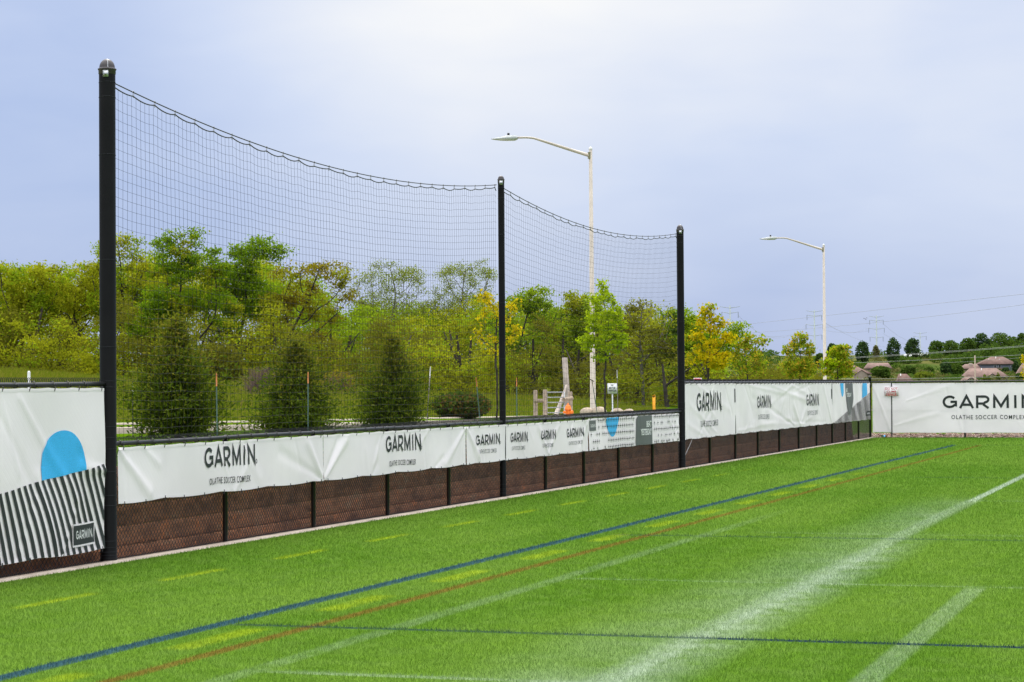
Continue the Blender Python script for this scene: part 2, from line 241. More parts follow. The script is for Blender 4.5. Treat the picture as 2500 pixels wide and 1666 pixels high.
def thing(name, label, cat, loc=(0, 0, 0), group=None):
    o = bpy.data.objects.new(name, None); COL.objects.link(o); o.location = loc; o.empty_display_size = .2
    WORLD[o.name] = tuple(loc); return tag(o, label, cat, group)
def copy_to(src, parent, world):           # copy one part, its origin moved so that it lands at world
    c = src.copy(); COL.objects.link(c); c.parent = parent
    c.location = np.array(world)-np.array(WORLD[parent.name]); WORLD[c.name] = tuple(world); return c
def struct(o): o['kind'] = 'structure'; return o

def sst(a, b, x):
    t = np.clip((np.asarray(x, float)-a)/(b-a), 0, 1); return t*t*(3-2*t)
# ------------------------------------------------------------------ layout of the place (metres)
Z_LOW, Z_TALL, Z_POLE, Y_END = 1.218, 1.833, 5.07, 52.85
POSTS = [.951, 3.741, 6.325, 8.919, 11.443, 14.038, 16.357, 18.717, 21.114, 23.745, 26.308, 28.991, 31.729, 34.384, 37.19, 39.941, 42.754, 45.391, 47.808, 50.384, 52.853]
Y1, Y2, Y3 = POSTS[0], POSTS[5], POSTS[10]
def road_z(Y): return np.clip(.82-.01*(np.asarray(Y, float)-28), -.1, 1.25)
def terrain(X, Y):
    X = np.asarray(X, float); Y = np.asarray(Y, float)
    zr = road_z(Y); dep = (X-CX)*FWX+(Y-CY)*FWY
    left = np.where(X > -8.3, zr+.02+.16*sst(30, 42, Y), np.where(X > -13.9, zr-.04, zr+.12+np.minimum(np.maximum(0, -14.3-X)*.058, 3.6)*(1-sst(250, 500, dep))))
    field = np.full_like(zr, -.06)
    beyond = -.06-.25*sst(56, 75, Y)
    right = np.where(Y > 53, beyond, field)
    edge = np.where(Y > 50.6, sst(-.2, -5.0, X), (X < -.42).astype(float))
    z = right*(1-edge)+left*edge
    return z+13.0*np.clip((dep-690)/300, 0, 1.06)**2

# ------------------------------------------------------------------ materials
def turf_material(name, blades):
    m = Mat(name); m.pos(); x, y = m.x, m.y
    lo = m.noise(.42, 3, .5, stretch=(1, .35, 1)); mid = m.noise(3.5, 3, .6); fine = m.noise(60, 2, .6)
    g = m.mix(m.step(lo, .35, .65), (.086, .186, .017), (.122, .226, .028))
    g = m.mix(m.math('MULTIPLY', m.step(mid, .4, .7), .45), g, (.138, .234, .048))
    if blades:
        i = m.island(); g = m.mix(1.0, g, m.ramp(i, [(0, (.62, .66, .5)), (.5, (1, 1, 1)), (.88, (1.20, 1.18, 1.3)), (1, (1.55, 1.45, 1.9))]), 'MULTIPLY')
    else:
        g = m.mix(1.0, g, m.ramp(fine, [(.3, (.62, .62, .5)), (.7, (1.12, 1.1, 1.1))]), 'MULTIPLY')
    wear = m.step(m.noise(2.2, 4, .65), .25, .6); wear2 = m.step(m.noise(18, 3, .7), .3, .62)
    def band(c, k, hw, soft): return m.math('SUBTRACT', 1.0, m.step(m.math('ABSOLUTE', m.math('SUBTRACT', c, k)), hw, hw+soft))
    def mul(*a):
        r = a[0]
        for b in a[1:]: r = m.math('MULTIPLY', r, b)
        return r
    def gt(c, k, s=.12): return m.step(c, k-s, k+s)
    def lt(c, k, s=.12): return m.math('SUBTRACT', 1.0, m.step(c, k-s, k+s))
    white = (.46, .52, .46); blue = (.022, .062, .105); dark = (.012, .030, .055); brown = (.17, .080, .022); yellow = (.34, .42, .012)
    def paint(f, col):
        nonlocal g
        g = m.mix(m.math('MINIMUM', f, 1.0), g, col)
    far = lt(y, 44.0, .05)
    # white marks: sprayed touch line with its drift of overspray, two faint older lines, cross marks
    paint(mul(band(x, 7.33, .045, .04), gt(y, 14.3, .8), .50), white)
    paint(mul(band(x, 7.33, .045, .13), lt(y, 14.6, .8), m.math('MULTIPLY_ADD', wear2, .20, .05)), white)
    drift = mul(m.step(x, 6.15, 7.25), lt(x, 7.36, .16), lt(y, 14.0, 3.0), m.math('MULTIPLY_ADD', m.noise(.9, 3, .6), .7, -.10, True))
    paint(m.math('MULTIPLY', drift, .52), white)
    paint(mul(m.step(x, 7.95, 7.35), gt(x, 7.35, .1), lt(y, 5.0, 3.0), wear, .42), white)
    paint(mul(band(x, 5.08, .05, .06), lt(y, 9.0, 4.0), m.math('MULTIPLY_ADD', wear, .10, .01)), white)
    paint(mul(band(x, 8.85, .062, .055), lt(y, .05, .12), m.math('MULTIPLY_ADD', wear2, .13, .06)), white)
    for k, x0, a in ((-6.65, 5.2, .34), (.17, 5.2, .22), (6.7, 5.6, .22), (14.3, 7.3, .30)):
        paint(mul(band(y, k, .03, .05), gt(x, x0), m.math('MULTIPLY_ADD', wear, .6, .3), a*.7), white)
    # yellow dashes
    def dash(c0, per, half):
        q = m.math('SUBTRACT', y, c0-per/2); q = m.math('SUBTRACT', m.math('FLOORED_MODULO', q, per), per/2)
        return m.math('SUBTRACT', 1.0, m.step(m.math('ABSOLUTE', q), half-.12, half+.10))
    paint(mul(band(x, 1.56, .025, .07), dash(-2.88, 2.59, .66), m.math('MULTIPLY_ADD', wear, .28, .18), lt(y, 24, 6)), yellow)
    paint(mul(band(x, 4.10, .045, .11), dash(-5.08, 2.63, .66), m.math('MULTIPLY_ADD', wear, .22, .18), lt(y, 24, 6)), yellow)
    # blue and brown lines
    paint(mul(band(x, 3.71, .058, .035), far, .86), blue)
    paint(mul(band(x, 4.44, .036, .045), far, m.math('MULTIPLY_ADD', wear, .2, .50)), brown)
    paint(mul(band(y, -4.2, .040, .03), gt(x, 3.8), m.math('MULTIPLY_ADD', gt(x, 7.5, .1), .28, .72)), dark)
    paint(mul(band(y, 5.95, .050, .04), gt(x, 4.0), .60), dark)
    paint(mul(band(y, 22.4, .07, .04), gt(x, 5.4, .3), .50), dark)
    paint(mul(band(y, 44.0, .10, .06), gt(x, 3.8), .40), dark)
    if blades:
        return m.done(m.mixs(.30, m.diff(g), m.trans(g)))
    return m.done(m.diff(g, m.bump(m.math('ADD', fine, m.noise(25, 3, .7)), .8, .03)))
M_TURF = turf_material('turf_backing', False); M_BLADE = turf_material('turf_blades', True)

def grass_material():
    m = Mat('rough_grass'); m.pos()
    lo = m.noise(.10, 4, .6); mid = m.noise(1.4, 4, .65); fine = m.noise(14, 3, .7)
    lawn = m.mix(m.step(mid, .35, .68), (.060, .125, .002), (.092, .160, .006))
    mead = m.mix(m.step(mid, .35, .68), (.088, .112, .010), (.125, .138, .022))
    f = m.step(m.math('ADD', m.math('MULTIPLY', m.x, -1), m.math('MULTIPLY', m.math('SUBTRACT', lo, .5), 14)), 17, 26)
    c = m.mix(f, lawn, mead)
    c = m.mix(m.step(m.y, 640, 760), c, m.mix(m.step(m.noise(.03, 4, .6), .4, .62), (.115, .115, .038), (.060, .090, .022)))
    c = m.mix(1.0, c, m.ramp(fine, [(.3, (.6, .6, .6)), (.7, (1.2, 1.2, 1.1))]), 'MULTIPLY')
    return m.done(m.diff(c, m.bump(m.math('ADD', fine, mid), .7, .08)))
M_GRASS = grass_material()
def wall_material():
    m = Mat('split_face_block'); m.pos()
    i = m.noise(2.4, 4, .65, stretch=(1, 1, 2.2)); f = m.noise(26, 4, .7)
    c = m.ramp(i, [(.30, (0.161, 0.078, 0.047)), (.45, (0.274, 0.132, 0.073)), (.56, (0.378, 0.174, 0.091)), (.66, (0.293, 0.174, 0.105)), (.78, (0.454, 0.279, 0.164))])
    c = m.mix(m.step(m.noise(6, 3, .6), .58, .72), c, (0.491, 0.186, 0.076))
    c = m.mix(1.0, c, m.ramp(f, [(.3, (.6, .6, .6)), (.7, (1.3, 1.25, 1.2))]), 'MULTIPLY')
    return m.done(m.bsdf(c, .9, 0, .2, m.bump(f, .8, .02)))
M_WALL = wall_material()
def concrete(name, a, b):
    m = Mat(name); m.pos(); c = m.mix(m.step(m.noise(1.7, 5, .65), .35, .7), a, b)
    f = m.noise(60, 3, .7); c = m.mix(1.0, c, m.ramp(f, [(.3, (.8, .8, .8)), (.7, (1.12, 1.12, 1.1))]), 'MULTIPLY')
    return m.done(m.bsdf(c, .88, 0, .25, m.bump(f, .4, .004)))
M_KERB = concrete('kerb_concrete', (.36, .30, .245), (.50, .425, .355)); M_ROAD = concrete('road_concrete', (.50, .44, .38), (.62, .56, .49))
M_SOIL = concrete('brown_soil', (.060, .036, .024), (.11, .065, .042))
M_BLACK = plain('black_vinyl', (.0075, .0075, .0082), .38, 0, .4, .3, 3)
M_POLE = plain('black_pole_paint', (.0040, .0036, .0038), .5, 0, .18, .35, 2.5)
M_CAP = plain('cap_plastic', (.035, .028, .030), .45, 0, .5, .2, 8)
M_STEEL = plain('galvanised_steel', (.42, .44, .45), .38, .75, .5, .2, 14)
M_ROD = plain('grey_rod', (.28, .27, .26), .4, .6, .5, .2, 9)
M_NET = plain('net_twine', (.016, .017, .020), .8, 0, .3, .2, 5)
M_LAMP = plain('lamp_paint', (.44, .39, .32), .5, 0, .4, .08, 2)
M_LUM = plain('luminaire_grey', (.42, .44, .43), .45, .2, .5, .1, 5)
def banner_material():
    m = Mat('mesh_banner_vinyl'); m.pos()
    lo = m.noise(.9, 4, .6); st = m.noise(3.0, 4, .6, stretch=(1, 1.0, .35))
    c = m.mix(m.step(lo, .35, .7), (.83, .775, .80), (.90, .845, .865))
    c = m.mix(m.math('MULTIPLY', m.step(st, .55, .8), .22), c, (.63, .60, .59))
    h = m.math('ADD', m.x, m.y)
    d1 = m.math('PINGPONG', m.math('ADD', h, m.z), .036); d2 = m.math('PINGPONG', m.math('SUBTRACT', h, m.z), .036)
    dm = m.math('MINIMUM', m.math('MINIMUM', d1, d2), .008)
    return m.done(m.mixs(.16, m.bsdf(c, .62, 0, .3, m.bump(dm, .35, .25)), m.trans((.78, .75, .76))))
M_BAN = banner_material()
def ink(name, col):
    m = Mat(name); m.pos(); f = m.noise(120, 2, .6)
    c = m.mix(m.step(f, .35, .7), tuple(v*.85 for v in col), tuple(v*1.15 for v in col)); return m.done(m.bsdf(c, .6, 0, .3))
M_INK = ink('charcoal_ink', (.028, .033, .033)); M_INK2 = ink('grey_ink', (.11, .118, .118)); M_BLUE = ink('cyan_ink', (.045, .42, .80))
M_WINK = ink('white_ink', (.68, .69, .68)); M_LINK = ink('light_ink', (.17, .18, .18)); M_RED = ink('red_ink', (.50, .012, .035))
M_WHITE = plain('white_sheet', (.78, .78, .77), .9, 0, .1, .05, 4)
M_WOOD = plain('weathered_wood', (.30, .24, .18), .85, 0, .2, .25, 7, .5); M_SNAG = plain('grey_snag', (.36, .31, .27), .9, 0, .2, .25, 3, .6)
M_GREENM = plain('green_post_steel', (.012, .055, .038), .5, .2, .5, .2, 8); M_ORANGE = plain('orange_tip', (.42, .15, .03), .6, 0, .4, .15, 20)
M_HYD = plain('orange_hydrant_paint', (.80, .19, .006), .38, 0, .5, .12, 12); M_YEL = plain('yellow_marker', (.85, .36, .006), .5, 0, .4, .08, 6)
M_STONE = plain('tan_boulder', (.42, .34, .26), .9, 0, .2, .3, 3, .5)
M_BARK = plain('dark_bark', (.050, .042, .034), .95, 0, .15, .35, 2.5, .6); M_BARKG = plain('grey_bark', (.16, .145, .125), .95, 0, .15, .3, 3, .5)
M_OAK = leafmat('olive_oak_leaf', [(0.19, 0.199, 0.013), (0.242, 0.25, 0.015), (0.273, 0.282, 0.017), (0.296, 0.305, 0.02)])
M_OAKG = leafmat('green_oak_leaf', [(0.1, 0.169, 0.008), (0.126, 0.213, 0.01), (0.154, 0.246, 0.012), (0.193, 0.268, 0.016)])
M_OAKM = leafmat('mid_oak_leaf', [(0.15, 0.22, 0.012), (0.186, 0.268, 0.014), (0.222, 0.302, 0.016), (0.254, 0.309, 0.02)])
M_RUST = leafmat('rust_oak_leaf', [(0.171, 0.141, 0.015), (0.204, 0.167, 0.017), (0.229, 0.188, 0.019), (0.209, 0.172, 0.018)])
M_SPARSE = leafmat('pale_young_leaf', [(0.13, 0.158, 0.023), (0.191, 0.224, 0.035), (0.246, 0.284, 0.047)])
M_DULL = leafmat('dull_brush_leaf', [(0.096, 0.096, 0.012), (0.126, 0.126, 0.015), (0.154, 0.154, 0.018), (0.138, 0.138, 0.02)], .35)
M_YELLOW = leafmat('yellow_leaf', [(0.252, 0.238, 0.007), (0.378, 0.326, 0.007), (0.495, 0.387, 0.009), (0.558, 0.387, 0.011)], .45)
M_LIME = leafmat('lime_leaf', [(0.207, 0.276, 0.006), (0.287, 0.376, 0.009), (0.379, 0.464, 0.012)], .45)
M_MAPLE = leafmat('maple_leaf', [(0.128, 0.211, 0.016), (0.209, 0.272, 0.019), (0.299, 0.312, 0.022), (0.448, 0.265, 0.035)], .42)
M_SPRUCE = leafmat('cedar_spray', [(0.033, 0.056, 0.005), (0.059, 0.094, 0.009), (0.092, 0.13, 0.012), (0.148, 0.171, 0.02)], .28)
M_SPRUCE2 = leafmat('cedar_spray_upper', [(0.061, 0.085, 0.009), (0.102, 0.122, 0.014), (0.153, 0.16, 0.02), (0.204, 0.17, 0.026)], .4)
M_JUN = leafmat('juniper_spray', [(0.036, 0.065, 0.014), (0.06, 0.094, 0.019), (0.132, 0.075, 0.026)], .3)
M_FARD = leafmat('far_dark_leaf', [(0.029, 0.06, 0.022), (0.046, 0.086, 0.03), (0.067, 0.11, 0.036)], .3)
M_FARM = leafmat('far_mid_leaf', [(0.041, 0.078, 0.017), (0.062, 0.111, 0.021), (0.091, 0.139, 0.026)], .35)
M_FARL = leafmat('far_lime_leaf', [(.085, .12, .016), (.13, .165, .02), (.17, .19, .025)], .35)
M_FARO = leafmat('far_olive_leaf', [(.095, .10, .035), (.14, .135, .055)], .3)
M_FARP = leafmat('far_purple_leaf', [(.020, .022, .030), (.040, .036, .042)], .2)
M_ROOF = plain('brown_shingle', (.145, .090, .075), .9, 0, .2, .2, .6, .4); M_ROOF2 = plain('tan_shingle', (.185, .122, .102), .9, 0, .2, .2, .6, .4)
M_SIDEB = plain('blue_grey_siding', (.12, .135, .165), .8, 0, .3, .1, .8); M_SIDET = plain('tan_siding', (.30, .25, .20), .8, 0, .3, .12, .8)
M_SIDEC = plain('cream_siding', (.55, .50, .40), .8, 0, .3, .08, .8); M_TRIM = plain('white_trim', (.66, .65, .62), .6, 0, .4, .05, 2)
M_GLASS = plain('window_glass', (.03, .035, .04), .12, 0, .6, .2, 2)
M_TOWER = plain('tower_steel', (.30, .35, .33), .6, .3, .4, .1, .1); M_WIRE = plain('line_wire', (.30, .32, .33), .5, .3, .5, .1, .1); M_CABLE = plain('street_wire', (.20, .22, .20), .5, .2, .5, .1, 1)
M_TWIG = plain('pinkish_twig', (.17, .115, .10), .9, 0, .2, .2, 4)

# ------------------------------------------------------------------ ground, field, road
def axis(pts):
    out = []
    for (a, b, s) in pts: out.append(np.arange(a, b, s))
    return np.unique(np.concatenate(out))
gx = axis([(-1500, -400, 100), (-400, -80, 12), (-80, -14.4, 1.1), (-14.4, -14.0, .2), (-14.0, -8.5, .9), (-8.5, -8.1, .2), (-8.1, -.5, .5), (-.46, -.3, .08), (-.3, 40, 2.5), (40, 400, 30), (400, 1501, 110)])
gy = axis([(-60, -8, 6), (-8, 60, 1.2), (60, 160, 2.5), (160, 600, 20), (600, 1020, 10), (1020, 3600, 150)])
g = Geo(); g.grid(lambda u, v: np.stack([u, v, terrain(u, v)], 1), gx, gy)
struct(g.build('ground', M_GRASS, smooth=True))
g = Geo(); g.grid(lambda u, v: np.stack([u, v, np.zeros_like(u)], 1), np.linspace(.175, 48, 12), np.linspace(-40, Y_END-.05, 16)); struct(g.build('turf_field', M_TURF))
g = Geo(); g.box((.040, -40, -.12), (.18, Y_END-.06, .018)); struct(g.build('concrete_kerb', M_KERB))
g = Geo(); g.grid(lambda u, v: np.stack([u, v, -.005+.012*np.sin(v*3.1)*np.cos(u*20)], 1), np.linspace(-.5, .05, 5), np.linspace(-12, 52.9, 140)); struct(g.build('soil_strip', M_SOIL))
g = Geo(); ys = np.linspace(-40, 240, 141)
g.grid(lambda u, v: np.stack([u, v, road_z(v)-.02], 1), np.linspace(-13.82, -8.42, 4), ys); struct(g.build('road', M_ROAD))
for nm, a, b in (('road_kerb', -8.42, -8.25), ('far_road_kerb', -13.98, -13.82)):
    g = Geo(); prof = [(a, -.1), (a, .115), (a+.02, .135), (b-.02, .135), (b, .115), (b, -.1)]
    px = np.array([p[0] for p in prof]); pz = np.array([p[1] for p in prof])
    g.grid(lambda u, v: np.stack([px[u.astype(int)], v, road_z(v)+pz[u.astype(int)]], 1), np.arange(6), ys); struct(g.build('road_kerb', M_KERB))
# turf blades, thick near the camera and thinning out with distance
NB = 1150000
d = np.exp(rng.uniform(math.log(11.4), math.log(77), NB)); lat = rng.uniform(-1, 1, NB)*(.262*d+1.2)
bx_ = CX+FWX*d+FWY*lat; by_ = CY+FWY*d-FWX*lat
k = (bx_ > .183) & (by_ < Y_END-.07) & (bx_ < 46); bx_, by_, d = bx_[k], by_[k], d[k]; n = len(d)
h = .021*(d/13)**.30*rng.uniform(.7, 1.25, n); wd = .0029*(d/13)**.85*rng.uniform(.7, 1.3, n); yaw = rng.uniform(0, 2*math.pi, n)
ln = rng.uniform(.15, .75, n)*h; la = rng.uniform(0, 2*math.pi, n)
bs = np.stack([bx_, by_, np.zeros(n)], 1); uu = np.stack([np.cos(yaw), np.sin(yaw), np.zeros(n)], 1)*wd[:, None]/2
tip = bs+np.stack([np.cos(la)*ln, np.sin(la)*ln, h], 1)
V = np.stack([bs-uu, bs+uu, tip], 1).reshape(-1, 3); q = np.arange(n)*3
g = Geo(); g.add(V, np.stack([q, q+1, q+2, q+2], 1)); tag(g.build('turf_grass', M_BLADE), 'short bright green turf blades covering the sports field', 'grass', kind='stuff')

NG = 150000
d = rng.uniform(52, 126, NG); lat = rng.uniform(-.27, .07, NG)*d; mx_ = CX+FWX*d+FWY*lat; my_ = CY+FWY*d-FWX*lat
k = mx_ < -14.6; mx_, my_, d = mx_[k], my_[k], d[k]; n = len(mx_); pt_ = .5+.5*np.sin(mx_*.31)*np.sin(my_*.23)
h = np.where(mx_ < -21, .30, .07)*rng.uniform(.5, 1.3, n)*(.5+pt_); wd = .035*rng.uniform(.6, 1.3, n); yaw = rng.uniform(0, 6.283, n)
bs = np.stack([mx_, my_, terrain(mx_, my_)], 1); uu = np.stack([np.cos(yaw), np.sin(yaw), np.zeros(n)], 1)*wd[:, None]; tip = bs+np.stack([rng.normal(size=n)*h*.35, rng.normal(size=n)*h*.35, h], 1)
V = np.stack([bs-uu, bs+uu, tip], 1).reshape(-1, 3); q = np.arange(n)*3
M_MEADOW = leafmat('meadow_grass_blade', [(.085, .125, .008), (.12, .155, .012), (.16, .17, .022), (.20, .18, .04)], .35)
g = Geo(); g.add(V, np.stack([q, q+1, q+2, q+2], 1)); tag(g.build('meadow_grass', M_MEADOW), 'rough yellow green grass of the meadow beyond the road', 'grass', kind='stuff')

# ------------------------------------------------------------------ retaining wall of split-face block
g = Geo(); wy = np.arange(-12, 50.62, .05)
for c in range(5):
    z0, z1 = -.10+.21*c, .105+.21*c; x0 = -.20-.022*c
    def face(u, v, z0=z0, z1=z1, x0=x0, c=c):
        ph = (u+.225*(c % 2)) % .45; joint = np.minimum(ph, .45-ph) < .018
        r = .012*np.sin(u*37.1+v*61+c)*np.sin(u*17.7+v*23)+.008*np.sin(u*83+v*120+c*3)
        ed = np.where((v < .02) | (v > .98), -.012, 0)
        return np.stack([x0+r+ed-.02*joint, u, z0+(z1-z0)*v], 1)
    g.grid(face, wy, np.array([0, .08, .3, .5, .7, .92, 1.0]))
    g.grid(lambda u, v, x0=x0, z1=z1: np.stack([x0-.012-.05*v, u, np.full_like(u, z1)], 1), wy[::4], np.array([0, 1.]))
    g.box((-.55, 50.60-.02*c, z0), (x0-.01, 50.64-.02*c, z1))
tag(g.build('retaining_wall', M_WALL), 'dark reddish brown block retaining wall behind the black chain link fence', 'wall')

# ------------------------------------------------------------------ chain link fences
def chain(mapf, u0, u1, z0, z1, thick=.0034):
    a = .0355; nk = int((u1-u0)/a); nz = int((z1-z0)/a)
    kk, jj = np.meshgrid(np.arange(nk), np.arange(nz), indexing='ij'); kk, jj = kk.ravel(), jj.ravel()
    s0 = (jj+kk) % 2; ua = u0+(kk+s0)*a; ub = u0+(kk+1-s0)*a; za = z0+jj*a; zb = za+a
    P0 = mapf(ua, za, np.where(s0, .003, -.003)); P1 = mapf(ub, zb, np.where(s0, -.003, .003))
    gg = Geo().segs(P0, P1, thick, thick, 3)
    # twisted knuckle ends above the top row and below the bottom row
    ku = u0+np.arange(nk)*a; zt = z1
    for dz, zz in ((.045, zt), (-.02, z0)):
        p0 = mapf(ku, np.full(nk, zz-dz*.3), np.zeros(nk)); p1 = mapf(ku+.010, np.full(nk, zz+dz*.6), np.full(nk, .006)); p2 = mapf(ku-.006, np.full(nk, zz+dz), np.full(nk, -.004))
        gg.segs(p0, p1, thick*1.5, thick*1.5, 3).segs(p1, p2, thick*1.5, thick*1.2, 3)
    return gg
def onX(u, z, o): return np.stack([-.030+o, u, z], 1)
def onY(u, z, o): return np.stack([u, Y_END+.030-o, z], 1)
def fence(name, label, mapf, rail_pts, posts, zt, z0, u0, u1, along, ties, group=None, post_r=.029, top=.0):
    base = rail_pts[0]; t = thing(name, label, 'fence', (base[0], base[1], 0), group)
    Geo().tube(rail_pts, .0235, 12).build('top_rail', M_BLACK, t, True)
    src = None
    for p in posts:
        if src is None:
            q = Geo(); q.lathe([(post_r, -.1), (post_r, zt-.03), (post_r*1.12, zt-.03), (post_r*1.12, zt-.005), (post_r*.6, zt+.012), (0.001, zt+.018)], (p[0], p[1], 0), 14)
            src = q.build('post', M_BLACK, t, True)
            src.data.transform(Matrix.Translation((t.location.x-p[0], t.location.y-p[1], 0))); src.location = (p[0]-t.location.x, p[1]-t.location.y, 0)
        else: copy_to(src, t, (p[0], p[1], 0))
    chain(mapf, u0, u1, z0, zt+.012).build('wire_mesh', M_BLACK, t)
    tsrc = None                                    # wire ties that bind the mesh to the rail
    for i, u in enumerate(ties):
        z = zt-.012
        if tsrc is None:
            a = np.linspace(0, 2*math.pi, 11); ax = .033*np.cos(a)-.004; az = .033*np.sin(a); sl = np.linspace(-.02, .03, 11)
            P = np.stack([ax, sl, az], 1) if along == 'Y' else np.stack([sl, -ax, az], 1)
            q = Geo().tube(P+np.array(t.location), .0042, 5); tsrc = q.build('tie_wire', M_BLACK, t, True)
            tsrc.location = ((0, u-t.location.y, z) if along == 'Y' else (u-t.location.x, 0, z))
        else:
            wloc = (0, u, z) if along == 'Y' else (u, Y_END, z); copy_to(tsrc, t, wloc)
    return t
jit = random.Random(3)
def ties(a, b, s): return [a+s*.5+i*s+jit.uniform(-.05, .05) for i in range(int((b-a)/s))]
def seg(a, b, z, n=24): return [(0, y, z+.004*math.sin(y*1.7)) for y in np.linspace(a, b, n)]
low = fence('chain_link_fence', 'low black chain link fence between the three net poles', onX, seg(Y1+.08, Y3-.06, Z_LOW-.012), [(0, y) for y in POSTS[1:5]+POSTS[6:10]], Z_LOW, .02, Y1+.09, Y3-.08, 'Y', ties(Y1+.1, Y3-.1, .36))
lf = fence('chain_link_fence', 'tall black chain link fence left of the nearest net pole', onX, seg(-7.5, Y1-.08, Z_TALL-.012), [(0, -1.9), (0, -4.7), (0, -7.4)], Z_TALL, .02, -7.5, Y1-.1, 'Y', ties(-7.5, Y1-.1, .34))
rf = fence('chain_link_fence', 'tall black chain link fence running from third net pole to the corner', onX, seg(Y3+.08, Y_END-.03, Z_TALL-.012), [(0, y) for y in POSTS[11:20]], Z_TALL, .02, Y3+.1, Y_END-.04, 'Y', ties(Y3+.1, Y_END-.1, .42))
Geo().tube([(.0, 26.5, .22), (-.004, 28.2, 1.0)], .009, 8).build('brace_rod', M_ROD, rf, True)
ff = fence('chain_link_fence', 'black chain link end fence across the far end of the field', onY, [(x, Y_END, Z_TALL-.012) for x in np.linspace(.02, 15.6, 20)], [(3.05, Y_END), (6.1, Y_END), (9.15, Y_END), (12.2, Y_END), (15.25, Y_END)], Z_TALL, .02, .05, 15.6, 'X', ties(.1, 15.5, .45))
q = Geo(); q.lathe([(.042, -.1), (.042, 1.93), (.052, 1.93), (.052, 1.97), (.04, 2.005), (.001, 2.02)], (0, Y_END, 0), 16); cp = q.build('corner_post', M_BLACK, ff, True)
Geo().tube([(.70, Y_END-.005, .03), (.70, Y_END-.005, Z_TALL-.02)], .022, 10).build('gate_post', M_BLACK, ff, True)
Geo().tube([(.05, Y_END, .92), (3.0, Y_END, .92)], .019, 8).build('mid_rail', M_BLACK, ff, True)
Geo().tube([(.06, Y_END-.012, 1.74), (.67, Y_END-.012, .12)], .014, 8).build('brace_rod', M_ROD, ff, True)

# ------------------------------------------------------------------ net poles and netting
def net_pole(Y, label, flat, r=.0845):
    t = thing('net_pole', label, 'pole', (0, Y, 0), 'tall black poles that carry the ball net')
    Geo().lathe([(r*1.03, -.15), (r*1.03, .05), (r, .06), (r, Z_POLE-.02)], (0, Y, 0), 32).build('shaft', M_POLE, t, True)
    hgt = .05 if flat else .095
    pr = [(r*.98, Z_POLE-.055), (r*1.05, Z_POLE-.05), (r*1.05, Z_POLE-.012), (r*1.13, Z_POLE-.006), (r*1.13, Z_POLE+.004), (r*.97, Z_POLE+.01)]+[(r*.95*math.cos(a), Z_POLE+.012+hgt*math.sin(a)) for a in np.linspace(.05, 1.55, 8)]
    Geo().lathe(pr, (0, Y, 0), 32).build('cap', M_CAP, t, True)
    if not flat:
        q = Geo().tube([(r*.96*math.cos(a)*.55, Y-r*.96*math.cos(a)*.83, Z_POLE+.014+hgt*math.sin(a)) for a in np.linspace(0, 1.5, 8)], .003, 5); q.build('cap_seam', M_STEEL, t)
    # eye-bolt plate facing the field
    an = math.radians(-72); nx, ny = math.cos(an), math.sin(an); tx, ty = -ny, nx
    q = Geo(); V = [(r*o*nx+tx*a, Y+r*o*ny+ty*a, Z_POLE-.055+b) for o in (.97, 1.10) for a in (-.028, .028) for b in (-.034, .034)]
    q.add(V, [(0, 1, 3, 2), (4, 6, 7, 5), (0, 4, 5, 1), (2, 3, 7, 6), (0, 2, 6, 4), (1, 5, 7, 3)]); pl = q.build('bolt_plate', M_STEEL, t)
    Geo().tube([(r*o*nx, Y+r*o*ny, Z_POLE-.055-.01*(o > 1.2)) for o in (1.08, 1.3)], .010, 8).build('bolt', M_ROD, pl, True)
    src = None; b = random.Random(int(Y*10))
    for z in [4.93, 4.78, 4.19, 3.09, 2.21, 1.85, 1.78, 1.39, 1.27, 1.15, .93, .68, .57, .21, .14, .105, .07, .045]:
        z += b.uniform(-.01, .01)
        if src is None:
            a = np.linspace(0, 2*math.pi, 25); P = np.stack([(r+.001)*np.cos(a), (r+.001)*np.sin(a)+Y, .006*np.cos(a+1)], 1)
            src = Geo().tube(P, .0030, 5, False).build('tie_wire', M_STEEL if False else M_NET, t, True); src.location = (0, 0, z)
        else: copy_to(src, t, (0, Y, z))
    return t
net_pole(Y1, 'thickest nearest black net pole with domed cap and steel bolt plate', False)
net_pole(Y2, 'middle black net pole standing before the white lamp post', True, .051)
net_pole(Y3, 'farthest black net pole where the low fence meets the tall fence', False, .076)
